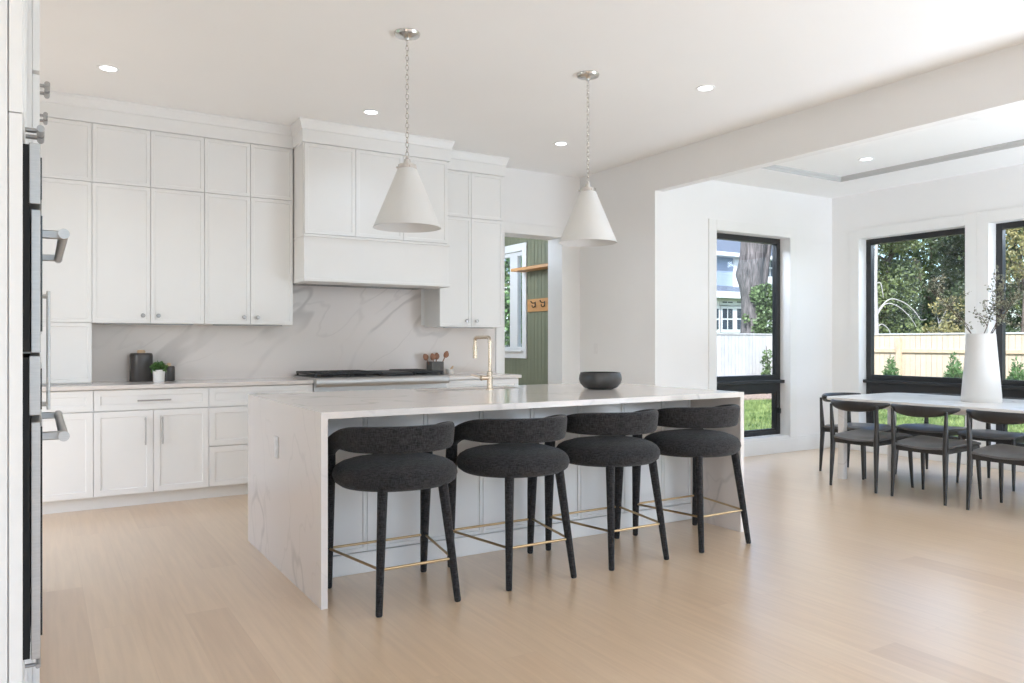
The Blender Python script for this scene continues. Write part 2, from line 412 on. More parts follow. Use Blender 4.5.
def pull(bm, c, axis, n, length, r=0.006, stand=0.032):
    c, a, n = V(c), V(axis), V(n)
    cyl(bm, c + n * stand - a * length / 2, c + n * stand + a * length / 2, r, seg=14)
    for s in (-1, 1):
        q = c + a * s * (length / 2 - 0.018)
        cyl(bm, q, q + n * stand, r * 0.85, seg=12)
    return bm
def knob(bm, c, n, r=0.014):
    c, n = V(c), V(n)
    tube(bm, [c, c + n * 0.012, c + n * 0.014, c + n * 0.020, c + n * 0.027, c + n * 0.029],
         [r * 0.45, r * 0.4, r * 0.8, r, r * 0.95, r * 0.6], 18)
    return bm
def walls(name, boxes, m='wall'):
    bm = B()
    for b in boxes: box(bm, *b)
    return struct(obj(name, bm, m, smooth=None))

# pixel of the photograph -> point on a vertical plane Y = const / X = const (used to read distances off the picture)
_c, _s = math.cos(0.55061), math.sin(0.55061)
def ray(px, py):
    a = (px - 512) / 770.5; b = -(py - 342.2) / 770.5
    return V((_c * a + _s, -_s * a + _c, b))
def atY(px, py, Y): r = ray(px, py); return V((0, 0, CAM_H)) + r * (Y / r.y)
def atX(px, py, X): r = ray(px, py); return V((0, 0, CAM_H)) + r * (X / r.x)
def atD(px, py, d): return V((0, 0, CAM_H)) + ray(px, py) * d

# ------------------------------------------------------------------ the setting
CZ = 3.13; YB = 7.10; XS = 5.27; YD = 5.84; XR = 8.07
W1 = (6.125, 7.30); W2 = (4.284, 5.48); W3 = (2.86, 4.055); WZ = (0.19, 2.44)
DW = (4.24, 5.02); DZ = 2.44                      # doorway in the back wall
XG = 5.62                                          # mudroom green wall
walls_t = 0.2

bm = B(); box(bm, -3.2, 8.3, -4.0, 10.9, -0.2, 0.0)
struct(obj('floor', bm, 'floor', smooth=None))
bm = B(); box(bm, -3.2, XS + 0.11, -4.0, YB + 0.26, CZ, CZ + 0.2); box(bm, XS + 0.11, XS + 0.28, YD + 0.2, YB + 0.26, CZ, CZ + 0.2)
struct(obj('ceiling', bm, 'ceil', smooth=None))
# dining ceiling: lower border and raised tray
TX0, TX1, TY0, TY1, TZ0, TZ1 = 5.96, 7.33, -3.2, 5.20, 2.965, 3.018
bm = B()
for b in ((XS + 0.11, TX0, -4.0, YD + 0.2), (TX1, XR + 0.2, -4.0, YD + 0.2), (TX0, TX1, TY1, YD + 0.2), (TX0, TX1, -4.0, TY0)):
    box(bm, *b, TZ0, CZ + 0.2)
box(bm, TX0, TX1, TY0, TY1, TZ1, CZ + 0.2)
struct(obj('ceiling_dining', bm, 'ceil', smooth=None))
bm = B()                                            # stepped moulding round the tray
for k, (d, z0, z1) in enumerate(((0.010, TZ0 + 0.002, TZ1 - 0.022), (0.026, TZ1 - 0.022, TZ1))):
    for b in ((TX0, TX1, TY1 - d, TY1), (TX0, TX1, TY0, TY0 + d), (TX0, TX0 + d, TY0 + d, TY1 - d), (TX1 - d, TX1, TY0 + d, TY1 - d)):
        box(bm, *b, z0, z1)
struct(obj('trim_1', bm, 'trayshade', smooth=None))
walls('wall_beam', [(XS, XS + 0.11, -4.0, YD, 2.772, CZ + 0.1)])
# kitchen back wall with the doorway
walls('wall_back', [(-0.9, DW[0], YB, YB + 0.26, 0, CZ), (DW[1], XS + 0.28, YB, YB + 0.26, 0, CZ), (DW[0], DW[1], YB, YB + 0.26, DZ, CZ)])
walls('wall_passage', [(XS, XS + 0.28, YD, YB, 0, CZ)])
walls('wall_dining', [(XS + 0.28, W1[0], YD, YD + walls_t, 0, TZ0), (W1[1], XR + walls_t, YD, YD + walls_t, 0, TZ0),
                      (W1[0], W1[1], YD, YD + walls_t, 0, WZ[0]), (W1[0], W1[1], YD, YD + walls_t, WZ[1], TZ0)])
walls('wall_right', [(XR, XR + walls_t, W2[1], YD, 0, TZ0), (XR, XR + walls_t, W3[1], W2[0], 0, TZ0), (XR, XR + walls_t, 0.4, W3[0], 0, TZ0),
                     (XR, XR + walls_t, -4.0, -2.8, 0, TZ0), (XR, XR + walls_t, -2.8, 0.4, 0, 0.3), (XR, XR + walls_t, -2.8, 0.4, 2.6, TZ0),
                     (XR, XR + walls_t, W2[0], W2[1], 0, WZ[0]), (XR, XR + walls_t, W2[0], W2[1], WZ[1], TZ0),
                     (XR, XR + walls_t, W3[0], W3[1], 0, WZ[0]), (XR, XR + walls_t, W3[0], W3[1], WZ[1], TZ0)])
walls('wall_left', [(-0.9, -0.72, 2.3, 4.72, 0, CZ), (-0.9, -0.72, 6.36, YB, 0, CZ), (-0.9, -0.72, 4.72, 6.36, 2.44, CZ), (-3.2, -0.72, 2.12, 2.3, 0, CZ),
                    (-3.2, -3.0, -4.0, -3.6, 0, CZ), (-3.2, -3.0, -0.8, 2.3, 0, CZ), (-3.2, -3.0, -3.6, -0.8, 0, 0.4), (-3.2, -3.0, -3.6, -0.8, 2.8, CZ)])
walls('wall_front', [(-3.2, -0.3, -4.0, -3.82, 0, CZ), (5.5, 8.27, -4.0, -3.82, 0, CZ), (-0.3, 5.5, -4.0, -3.82, 0, 0.4), (-0.3, 5.5, -4.0, -3.82, 2.8, CZ)])
# mudroom beyond the doorway
MW = (8.86, 10.1, 1.13, 2.50)                        # its window: y0, y1, z0, z1
walls('wall_mudroom', [(XG, XG + 0.18, YB + 0.26, MW[0], 0, 2.75), (XG, XG + 0.18, MW[1], 10.9, 0, 2.75),
                       (XG, XG + 0.18, MW[0], MW[1], 0, MW[2]), (XG, XG + 0.18, MW[0], MW[1], MW[3], 2.75)], 'green')
walls('wall_mudroom_end', [(2.8, XG, 10.7, 10.9, 0, 2.75), (2.8, 3.0, YB + 0.26, 10.7, 0, 2.75)], 'wall')
walls('ceiling_mudroom', [(2.8, XG + 0.18, YB + 0.26, 10.9, 2.75, 2.95)], 'ceil')

# baseboards
def baseboard(name, boxes):
    bm = B()
    for x0, x1, y0, y1 in boxes:
        box(bm, x0, x1, y0, y1, 0, 0.15, 0.003, 1)
        cx = 0.005
        box(bm, x0 + (0 if x1 - x0 > 0.1 else cx * (1 if name.endswith('right') or name.endswith('passage') else 0)), x1, y0 + (cx if y1 - y0 < 0.1 else 0), y1, 0.15, 0.172, 0.002, 1)
    return struct(obj(name, bm, 'trim', smooth=None))
baseboard('baseboard_dining', [(XS + 0.28, XR - 0.017, YD - 0.017, YD)])
baseboard('baseboard_right', [(XR - 0.017, XR, 0.0, YD - 0.018)])
baseboard('baseboard_passage', [(XS - 0.017, XS, YD, YB - 0.02)])
baseboard('baseboard_back', [(DW[1] + 0.105, XS - 0.018, YB - 0.017, YB)])

# doorway casing and jamb lining
bm = B()
for x0, x1 in ((DW[0] - 0.09, DW[0]), (DW[1], DW[1] + 0.1)): box(bm, x0, x1, YB - 0.02, YB, 0, DZ, 0.002, 1)
box(bm, DW[0] - 0.09, DW[1] + 0.1, YB - 0.022, YB, DZ, DZ + 0.1, 0.002, 1)
box(bm, DW[1] - 0.014, DW[1], YB - 0.02, YB + 0.26, 0, DZ); box(bm, DW[0], DW[0] + 0.014, YB - 0.02, YB + 0.26, 0, DZ)
box(bm, DW[0] + 0.014, DW[1] - 0.014, YB - 0.02, YB + 0.26, DZ - 0.014, DZ)
struct(obj('door_1', bm, 'trim', smooth=None))

# windows -----------------------------------------------------------
def dining_window(name, o, u, n, w_, label):
    """o: opening's lower corner on the inner wall face, u along the opening, n into the room"""
    o, u, n = V(o), V(u), V(n)
    r = struct_empty(name, o, label, 'window')
    h = WZ[1] - WZ[0]
    def bx(bm, a0, a1, c0, c1, z0, z1, bev=0.0):
        p = u * a0 + n * c0; q = u * a1 + n * c1
        return box(bm, min(p.x, q.x), max(p.x, q.x), min(p.y, q.y), max(p.y, q.y), z0, z1, bev, 1)
    f = 0.062; d0, d1 = -0.19, -0.125
    zr0, zr1 = 0.495, 0.685                               # transom between the fixed light and the awning below
    bm = B()
    bx(bm, 0, f, d0, d1, 0, h, 0.002); bx(bm, w_ - f, w_, d0, d1, 0, h, 0.002)
    bx(bm, f, w_ - f, d0, d1, h - f, h, 0.002); bx(bm, f, w_ - f, d0, d1, 0, 0.045, 0.002)
    obj('frame', bm, 'black', r, None)
    bm = B(); bx(bm, f, w_ - f, d0, d1 + 0.004, zr0, zr1, 0.002); bx(bm, f, w_ - f, d1 + 0.004, d1 + 0.012, zr1 - 0.03, zr1 - 0.012)
    obj('transom', bm, 'black', r, None)
    bm = B(); bx(bm, 0, w_, d1, d1 + 0.065, zr0 + 0.098, zr0 + 0.134, 0.004)
    obj('ledge', bm, 'black', r, None)
    bm = B()
    g = 0.022
    bx(bm, f, f + g, d0 + 0.01, d1 - 0.01, 0.045, zr0); bx(bm, w_ - f - g, w_ - f, d0 + 0.01, d1 - 0.01, 0.045, zr0)
    bx(bm, f + g, w_ - f - g, d0 + 0.01, d1 - 0.01, 0.045, 0.045 + g); bx(bm, f + g, w_ - f - g, d0 + 0.01, d1 - 0.01, zr0 - g, zr0)
    obj('awning_sash', bm, 'black', r, None)
    bm = B(); bx(bm, w_ - 0.05, w_ - 0.02, d1, d1 + 0.03, 0.24, 0.30, 0.004); bx(bm, w_ / 2 - 0.04, w_ / 2 + 0.04, d1, d1 + 0.02, 0.01, 0.03, 0.003)
    obj('crank', bm, 'black', r, None)
    bm = B(); bx(bm, f, w_ - f, -0.162, -0.156, zr1, h - f); obj('pane', bm, 'glass', r, None)
    bm = B(); bx(bm, f + g, w_ - f - g, -0.162, -0.156, 0.045 + g, zr0 - g); obj('pane', bm, 'glass', r, None)
    bm = B()                                             # flat white casing
    c = 0.114
    bx(bm, -c, 0, 0, 0.015, -0.018, h + c, 0.002); bx(bm, w_, w_ + c, 0, 0.015, -0.018, h + c, 0.002); bx(bm, 0, w_, 0, 0.016, h, h + c, 0.002)
    obj('casing', bm, 'trim', r, None)
    return r
dining_window('window_1', (W1[0], YD, WZ[0]), (1, 0, 0), (0, -1, 0), W1[1] - W1[0], 'tall black-framed window with the tree trunk and blue house outside')
dining_window('window_2', (XR, W2[0], WZ[0]), (0, 1, 0), (-1, 0, 0), W2[1] - W2[0], 'black-framed window left of the vase, cedar fence outside')
dining_window('window_3', (XR, W3[0], WZ[0]), (0, 1, 0), (-1, 0, 0), W3[1] - W3[0], 'black-framed window right of the vase, cut by the picture edge')
# mudroom window, white double casement
r = struct_empty('window_4', (XG, MW[0], MW[2]), 'white-framed mudroom window seen through the doorway', 'window')
bm = B()
y0, y1, z0, z1 = MW
for a in ((y0 - 0.10, y0, z0 - 0.1, z1 + 0.1), (y1, y1 + 0.10, z0 - 0.1, z1 + 0.1), (y0, y1, z1, z1 + 0.1), (y0, y1, z0 - 0.10, z0)):
    box(bm, XG - 0.022, XG, *a, 0.002, 1)
box(bm, XG - 0.05, XG, y0 - 0.02, y1 + 0.02, z0 - 0.012, z0 + 0.012, 0.003, 1)
obj('casing', bm, 'trim', r, None, world=True)
bm = B()
ym = y0 + 0.30
for a in ((y0, y0 + 0.055, z0, z1), (y1 - 0.055, y1, z0, z1), (ym - 0.10, ym + 0.10, z0, z1)): box(bm, XG + 0.03, XG + 0.09, *a, 0.002, 1)
for a in ((y0 + 0.055, ym - 0.10), (ym + 0.10, y1 - 0.055)):
    for zz in ((z0, z0 + 0.055), (z1 - 0.055, z1)): box(bm, XG + 0.03, XG + 0.09, *a, *zz, 0.002, 1)
obj('frame', bm, 'trim', r, None, world=True)
for a in ((y0 + 0.055, ym - 0.10), (ym + 0.10, y1 - 0.055)):
    bm = B(); box(bm, XG + 0.055, XG + 0.06, *a, z0 + 0.055, z1 - 0.055); obj('pane', bm, 'glass', r, None, world=True)

# ------------------------------------------------------------------ back-wall cabinets
YF = 6.75; DT = 0.02                                   # front of the upper carcasses; doors sit in front
NB = V((0, -1, 0)); UX = V((1, 0, 0))
def back_door(root, x0, x1, z0, z1, yf, name='door', rail=0.028, g=0.0016, t=DT, rec=0.006):
    bm = B(); shaker(bm, (x0 + g, yf, z0 + g), UX, NB, x1 - x0 - 2 * g, z1 - z0 - 2 * g, t, rail, rec)
    return obj(name, bm, 'cab', root, None, world=True)
def add_knob(door, x, z, yf, t=DT):
    bm = B(); knob(bm, (x, yf - t, z), NB, 0.0175); obj('knob', bm, 'chrome', door, 40, world=True)
def add_pull(door, x, z, yf, axis, L, t=DT):
    bm = B(); pull(bm, (x, yf - t, z), axis, NB, L); obj('handle', bm, 'chrome', door, 40, world=True)
YU = YF + DT                                            # carcass front: door faces land on YF
ZB, ZS, ZT = 1.40, 2.485, 2.94
GAPS = []
def upper(name, x0, x1, z0, z1, doors, knobs, label, rail=0.028):
    r = thing(name, label, 'cabinet', ((x0 + x1) / 2, YU, z0), 0, 'white upper cabinets on the back wall')
    bm = B(); box(bm, x0, x1, YU + 0.001, YB - 0.004, z0, z1); obj('body', bm, 'cab', r, None, world=True)
    n = len(doors) - 1
    for i in range(n):
        d = back_door(r, doors[i], doors[i + 1], z0, z1, YU, rail=rail)
        if knobs:
            kx = doors[i + 1] - 0.056 if i == 0 else doors[i] + 0.056
            add_knob(d, kx, z0 + 0.062, YU)
    if knobs:
        bm = B(); box(bm, x0 + 0.08, x1 - 0.08, YF + 0.05, YF + 0.09, z0 - 0.009, z0 - 0.0005, 0.002, 1)
        obj('light_strip', bm, 'tubebase', r, None, world=True)
    return r
XU = [-0.40, 0.348, 0.759, 1.165, 1.534, 1.895]
upper('wall_cabinet', XU[1], XU[3], ZB, ZS, XU[1:4], True, 'white two-door wall cabinet above the dark canisters and potted herb')
upper('wall_cabinet', XU[3], XU[5], ZB, ZS, XU[3:6], True, 'white two-door wall cabinet immediately left of the range hood, with silver knobs')
upper('wall_cabinet', 3.32, 4.036, ZB, ZS, [3.32, 3.668, 4.036], True, 'white two-door wall cabinet right of the hood, beside the doorway')
upper('stacked_cabinet', XU[1], XU[3], ZS, ZT, XU[1:4], False, 'short white top cabinet under the crown, above the canister wall cabinet')
upper('stacked_cabinet', XU[3], XU[5], ZS, ZT, XU[3:6], False, 'short white top cabinet under the crown, immediately left of the hood')
upper('stacked_cabinet', 3.32, 4.036, ZS, ZT, [3.32, 3.668, 4.036], False, 'short white top cabinet under the crown, right of the hood')
# counter-standing tall cabinet
ZC = 0.928
r = thing('tall_cabinet', 'tall white cabinet standing on the counter at the left end of the back wall', 'cabinet', (0, YU, ZC + 0.008))
bm = B(); box(bm, XU[0], XU[1], YU + 0.001, YB - 0.004, ZC + 0.001, ZT); obj('body', bm, 'cab', r, None, world=True)
for z0, z1 in ((ZC + 0.010, ZB), (ZB, ZS), (ZS, ZT)): back_door(r, -0.02, XU[1], z0, z1, YU)
back_door(r, XU[0], -0.02, ZB, ZS, YU)
# range hood
HX0, HX1, HY = 1.905, 3.262, 6.455
r = thing('range_hood', 'large white boxed range hood with panel doors above the cooktop', 'range hood', (2.585, HY, 1.75))
bm = B(); box(bm, HX0, HX1, HY + 0.02, YB - 0.004, 2.16, ZT); obj('body', bm, 'cab', r, None, world=True)
bm = B(); box(bm, HX0 + 0.0, HX1, HY, YB - 0.004, 1.79, 2.15, 0.002, 1); obj('canopy', bm, 'cab', r, None, world=True)
bm = B()
box(bm, HX0 - 0.008, HX1 + 0.012, HY - 0.022, YF - 0.001, 2.145, 2.165, 0.004, 2)
obj('moulding', bm, 'cab', r, None, world=True)
bm = B()
box(bm, HX0 - 0.008, HX1 + 0.012, HY - 0.022, YF - 0.001, 1.765, 1.792, 0.006, 2)
obj('moulding', bm, 'cab', r, None, world=True)
for x0, x1 in ((HX0 + 0.005, 2.36), (2.36, 2.81), (2.81, HX1 - 0.005)):
    back_door(r, x0, x1, 2.17, ZT, HY + 0.02, 'door', 0.03)
bm = B(); box(bm, HX0 + 0.06, HX1 - 0.06, HY + 0.05, YB - 0.03, 1.772, 1.79)
obj('liner', bm, 'tubebase', r, None, world=True)
for k in range(3):
    xa = HX0 + 0.12 + k * 0.38
    bm = B()
    for j in range(12): box(bm, xa + j * 0.03, xa + j * 0.03 + 0.014, HY + 0.10, YF + 0.2, 1.766, 1.773)
    obj('baffle_filter', bm, 'tubebase', r, None, world=True)

# crown mouldings
def crown(name, path, z0, z1, m='trim'):
    """profile swept along an L or U path of plan points (outer face), mitred"""
    prof = [(0.0, z0), (0.018, z0), (0.018, z1 - 0.085), (0.026, z1 - 0.080), (0.028, z1 - 0.066), (0.044, z1 - 0.022), (0.048, z1 - 0.018), (0.048, z1), (0.0, z1)]
    bm = B(); n = len(path); P2 = [V((*p, 0)) for p in path]; rings = []
    for i, p in enumerate(P2):
        d0 = (P2[i] - P2[i - 1]).normalized() if i else None
        d1 = (P2[i + 1] - P2[i]).normalized() if i < n - 1 else None
        nn = []
        for d in (d0, d1):
            if d is not None: nn.append(V((d.y, -d.x, 0)))
        if len(nn) == 2: off = (nn[0] + nn[1]) / (1 + nn[0].dot(nn[1]))
        else: off = nn[0]
        rings.append([bm.verts.new((p.x + off.x * a, p.y + off.y * a, z)) for a, z in prof])
    for a, b in zip(rings, rings[1:]):
        for k in range(len(prof)):
            k2 = (k + 1) % len(prof); bm.faces.new((a[k], a[k2], b[k2], b[k]))
    bm.faces.new(rings[0]); bm.faces.new(rings[-1][::-1])
    bmesh.ops.recalc_face_normals(bm, faces=bm.faces)
    return struct(obj(name, bm, m, smooth=None))
crown('trim_2', [(XU[0], YF), (HX0, YF)], ZT, CZ - 0.001)
crown('trim_3', [(HX0, YF), (HX0, HY), (HX1, HY), (HX1, YF)], ZT, CZ - 0.001)
crown('trim_4', [(HX1, YF), (4.036, YF), (4.036, YB - 0.005)], ZT, CZ - 0.001)
bm = B()
box(bm, XU[0], HX0, YF + 0.02, YB - 0.005, ZT, CZ); box(bm, HX0, HX1, HY + 0.001, YB - 0.005, ZT + 0.001, CZ); box(bm, HX1, 4.03, YF + 0.02, YB - 0.005, ZT + 0.001, CZ)
struct(obj('trim_5', bm, 'trim', smooth=None))

# base cabinets
YL = 6.49; ZD0, ZD1 = 0.10, 0.893
def base(x0, x1, label):
    r = thing('base_cabinet', label, 'cabinet', ((x0 + x1) / 2, YL, 0), 0, 'white base cabinets on the back wall')
    bm = B(); box(bm, x0, x1, YL + 0.001, YB - 0.004, ZD0, 0.897); obj('body', bm, 'cab', r, None, world=True)
    bm = B(); box(bm, x0, x1, YL + 0.055, YL + 0.072, 0.0, ZD0); obj('toe_kick', bm, 'cab', r, None, world=True)
    return r
r = base(-0.40, 0.343, 'white base cabinet at the left end of the back counter, one drawer over one door')
back_door(r, -0.40, 0.343, 0.735, ZD1, YL, 'drawer', 0.045); d = back_door(r, -0.40, 0.343, ZD0, 0.732, YL, 'door', 0.045)
r = base(0.343, 1.15, 'white base cabinet with one wide drawer over two doors with vertical bar handles')
d = back_door(r, 0.343, 1.15, 0.735, ZD1, YL, 'drawer', 0.045); add_pull(d, 0.752, 0.808, YL, (1, 0, 0), 0.235)
d = back_door(r, 0.343, 0.748, ZD0, 0.732, YL, 'door', 0.045); add_pull(d, 0.69, 0.575, YL, (0, 0, 1), 0.21)
d = back_door(r, 0.748, 1.15, ZD0, 0.732, YL, 'door', 0.045); add_pull(d, 0.808, 0.575, YL, (0, 0, 1), 0.21)
r = base(1.15, 1.985, 'white three-drawer base cabinet left of the cooktop, half hidden by the island')
for z0, z1 in ((ZD0, 0.42), (0.423, 0.732), (0.735, ZD1)):
    d = back_door(r, 1.15, 1.985, z0, z1, YL, 'drawer', 0.045); add_pull(d, 1.57, (z0 + z1) / 2 + 0.01, YL, (1, 0, 0), 0.235)
r = base(3.24, 4.05, 'white base cabinet right of the cooktop, behind the faucet')
for z0, z1 in ((ZD0, 0.42), (0.423, 0.732), (0.735, ZD1)):
    d = back_door(r, 3.24, 4.05, z0, z1, YL, 'drawer', 0.045); add_pull(d, 3.64, (z0 + z1) / 2 + 0.01, YL, (1, 0, 0), 0.235)
r = thing('cooktop_cabinet', 'white drawer cabinet under the cooktop, hidden behind the island', 'cabinet', (2.61, YL, 0))
bm = B(); box(bm, 1.986, 3.239, YL + 0.001, YB - 0.004, ZD0, 0.775); obj('body', bm, 'cab', r, None, world=True)
bm = B(); box(bm, 1.986, 3.239, YL + 0.055, YL + 0.072, 0, ZD0); obj('toe_kick', bm, 'cab', r, None, world=True)
for x0, x1 in ((1.986, 2.612), (2.612, 3.239)):
    for z0, z1 in ((ZD0, 0.435), (0.438, 0.77)):
        d = back_door(r, x0, x1, z0, z1, YL, 'drawer', 0.045); add_pull(d, (x0 + x1) / 2, (z0 + z1) / 2 + 0.1, YL, (1, 0, 0), 0.3)
for x0, x1, lab in ((-0.40, 1.984, 'pale quartz countertop left of the cooktop'), (3.241, 4.07, 'pale quartz countertop right of the cooktop, ending beside the doorway')):
    bm = B(); box(bm, x0, x1, YL - 0.045, YB - 0.001, 0.898, ZC, 0.002, 1)
    tag(obj('worktop', bm, 'counter', None, None), lab, 'countertop')
bm = B(); box(bm, XU[1] + 0.001, 4.14, YB - 0.0035, YB - 0.0005, ZC, ZB + 0.02); box(bm, HX0, HX1 + 0.02, YB - 0.0035, YB - 0.0005, ZB + 0.02, 1.80)
o = tag(obj('backsplash_slab', bm, 'splash', None, None), 'veined pale quartz backsplash behind the cooktop and counters', 'backsplash')

# rangetop
RX0, RX1 = 1.988, 3.236
r = thing('rangetop', 'stainless steel gas rangetop with black grates set in the back counter', 'cooktop', ((RX0 + RX1) / 2, 6.4, 0.78))
bm = B(); box(bm, RX0, RX1, YL - 0.06, YB - 0.03, 0.78, 0.945, 0.003, 1); obj('body', bm, 'steel', r, None, world=True)
bm = B(); prof = [(6.43, 0.945), (6.405, 0.945), (6.385, 0.938), (6.376, 0.922), (6.376, 0.885), (6.385, 0.872), (6.43, 0.870)]
a = [bm.verts.new((RX0, y, z)) for y, z in prof]; b_ = [bm.verts.new((RX1, y, z)) for y, z in prof]
for k in range(len(prof)): k2 = (k + 1) % len(prof); bm.faces.new((a[k], a[k2], b_[k2], b_[k]))
bm.faces.new(a); bm.faces.new(b_[::-1]); bmesh.ops.recalc_face_normals(bm, faces=bm.faces)
obj('bullnose', bm, 'steel', r, 50, world=True)
bm = B(); box(bm, RX0 + 0.01, RX1 - 0.01, 6.47, YB - 0.04, 0.945, 0.951); obj('burner_pan', bm, 'iron', r, None, world=True)
for k in range(4):
    xa = RX0 + 0.018 + k * 0.304; xb = xa + 0.300
    if k == 2: continue
    bm = B()
    for y in (6.48, 6.76, 7.04): box(bm, xa, xb, y - 0.008, y + 0.008, 0.968, 0.986, 0.003, 1)
    for x in (xa + 0.008, (xa + xb) / 2, xb - 0.008): box(bm, x - 0.008, x + 0.008, 6.48, 7.04, 0.966, 0.985, 0.003, 1)
    for y in (6.62, 6.90):
        for q in range(8):
            an = q * PI / 4 + PI / 8; cx = (xa + xb) / 2
            cyl(bm, (cx + 0.045 * math.cos(an), y + 0.045 * math.sin(an), 0.978), (cx + 0.125 * math.cos(an), y + 0.125 * math.sin(an), 0.978), 0.006, seg=8)
    for x in (xa + 0.01, xb - 0.01):
        for y in (6.49, 7.03): box(bm, x - 0.008, x + 0.008, y - 0.008, y + 0.008, 0.951, 0.970)
    g = obj('grate', bm, 'iron', r, None, world=True)
    for y in (6.62, 6.90):
        bm = B(); lathe(bm, [(0, 0.951), (0.055, 0.951), (0.055, 0.960), (0.042, 0.963), (0.042, 0.970), (0, 0.971)], ((xa + xb) / 2, y, 0), 24)
        obj('burner', bm, 'iron', r, 40, world=True)
bm = B(); box(bm, RX0 + 0.63, RX0 + 0.925, 6.48, 7.04, 0.951, 0.978, 0.006, 2); obj('griddle', bm, 'iron', r, None, world=True)
for k in range(6):
    bm = B(); x = RX0 + 0.12 + k * 0.2; c = V((x, YL - 0.06, 0.808))
    tube(bm, [c, c + NB * 0.012, c + NB * 0.013, c + NB * 0.035, c + NB * 0.038], [0.026, 0.026, 0.020, 0.018, 0.012], 20); obj('control_knob', bm, 'steel', r, 40, world=True)

# ------------------------------------------------------------------ counter items
def canister(x, y, r_, h, label):
    t = thing('canister', label, 'canister', (x, y, ZC), 0, 'dark canisters on the back counter')
    bm = B(); lathe(bm, [(0, 0), (r_ * 0.96, 0), (r_, 0.006), (r_, h - 0.022), (r_ * 0.97, h - 0.008), (r_ * 0.9, h), (r_ * 0.6, h + 0.002), (0, h + 0.002)]); obj('jar', bm, 'can', t)
    bm = B(); lathe(bm, [(0, h + 0.002), (r_ * 0.34, h + 0.002), (r_ * 0.36, h + 0.012), (r_ * 0.30, h + 0.026), (0, h + 0.028)], seg=24); obj('lid_knob', bm, 'lidwood', t)
    return t
canister(0.715, 6.98, 0.088, 0.232, 'large dark bronze canister with a pale wooden lid knob')
canister(0.925, 6.985, 0.047, 0.122, 'small dark canister behind the white herb pot')
t = thing('potted_herb', 'small green herb in a white square-sided pot beside the canisters', 'plant', (0.826, 6.80, ZC))
bm = B(); lathe(bm, [(0, 0), (0.040, 0), (0.047, 0.10), (0.041, 0.10), (0.040, 0.088), (0, 0.088)], seg=32); obj('pot', bm, 'white', t)
bm = B(); lathe(bm, [(0, 0.0885), (0.039, 0.0885), (0.03, 0.094), (0, 0.096)], seg=24); obj('soil', bm, 'soil', t)
def leaf_cloud(rng, centers, n, size, squash=0.6, up=0.3):
    """random small leaves (two-triangle blades with a fold) around ellipsoid centres -> verts, faces"""
    vs = []; fs = []
    tot = sum(c[3] * c[4] * c[5] for c in centers)
    for c in centers:
        k = max(3, int(n * c[3] * c[4] * c[5] / tot))
        d = rng.normal(size=(k, 3)); d /= np.linalg.norm(d, axis=1)[:, None]
        rad = rng.uniform(0.25, 1, size=(k, 1)) ** 0.4
        p = np.array(c[:3]) + d * rad * np.array(c[3:6])
        a = rng.normal(size=(k, 3)) + d * 0.4 + np.array([0, 0, up]); a /= np.linalg.norm(a, axis=1)[:, None]
        b = np.cross(a, rng.normal(size=(k, 3))); b /= np.linalg.norm(b, axis=1)[:, None]
        nrm = np.cross(a, b)
        s = size * rng.uniform(0.6, 1.25, size=(k, 1))
        i0 = len(vs)
        q = np.stack([p, p + a * s * 0.5 + b * s * 0.5 * squash + nrm * s * 0.1, p + a * s, p + a * s * 0.5 - b * s * 0.5 * squash + nrm * s * 0.1], 1).reshape(-1, 3)
        vs.extend(q.tolist()); fs.extend([(i0 + 4 * j, i0 + 4 * j + 1, i0 + 4 * j + 2, i0 + 4 * j + 3) for j in range(k)])
    return vs, fs
rng = np.random.default_rng(5)
v_, f_ = leaf_cloud(rng, [(0, 0, 0.118, 0.055, 0.05, 0.030)], 240, 0.032, 0.8); pyobj('foliage', v_, f_, 'herb', t)

t = thing('utensil_crock', 'square grey stoneware crock holding wooden spoons', 'crock', (3.385, 6.985, ZC))
bm = B(); h_ = 0.064
for p in ((-h_, h_, -h_, -h_ + 0.008), (-h_, h_, h_ - 0.008, h_), (-h_, -h_ + 0.008, -h_ + 0.008, h_ - 0.008), (h_ - 0.008, h_, -h_ + 0.008, h_ - 0.008)):
    box(bm, *p, 0, 0.128)
box(bm, -h_ + 0.004, h_ - 0.004, -h_ + 0.004, h_ - 0.004, 0, 0.01)
obj('body', bm, 'crock', t, None)
def spoon(dx, dy, lx, ly, h, label, slot=False):
    base = V((3.385 + dx, 6.985 + dy, ZC + 0.018)); tip = V((3.385 + dx + lx, 6.985 + dy + ly, ZC + h))
    d = (tip - base).normalized(); bm = B()
    L = (tip - base).length
    tube(bm, [base, base + d * (L - 0.055)], [0.006, 0.005], 10)
    side = V((0, 1, 0)).cross(d).normalized(); nn = d.cross(side)
    rings = []
    for k in range(9):
        s_ = k / 8; wv = 0.030 * math.sin(PI * (0.12 + 0.83 * s_)) ** 0.7; cp = base + d * (L - 0.062 + 0.068 * s_)
        rings.append([bm.verts.new(cp + side * wv * math.cos(a) + nn * (0.006 * math.sin(a) - 0.006 * math.sin(PI * s_))) for a in [2 * PI * q / 12 for q in range(12)]])
    for a, b in zip(rings, rings[1:]):
        for q in range(12): bm.faces.new((a[q], a[(q + 1) % 12], b[(q + 1) % 12], b[q]))
    bm.faces.new(rings[0][::-1]); bm.faces.new(rings[-1])
    tag(obj('wooden_spoon', bm, 'spoon'), label, 'spoon', 'wooden spoons in the crock')
spoon(-0.02, 0.01, -0.095, 0.0, 0.20, 'leftmost walnut spoon leaning left out of the crock')
spoon(-0.005, -0.02, -0.04, 0.0, 0.205, 'second walnut spoon from the left in the crock')
spoon(0.01, 0.015, 0.02, 0.01, 0.21, 'middle upright walnut spoon in the crock')
spoon(0.025, -0.01, 0.105, 0.0, 0.225, 'rightmost walnut spoon leaning right out of the crock')
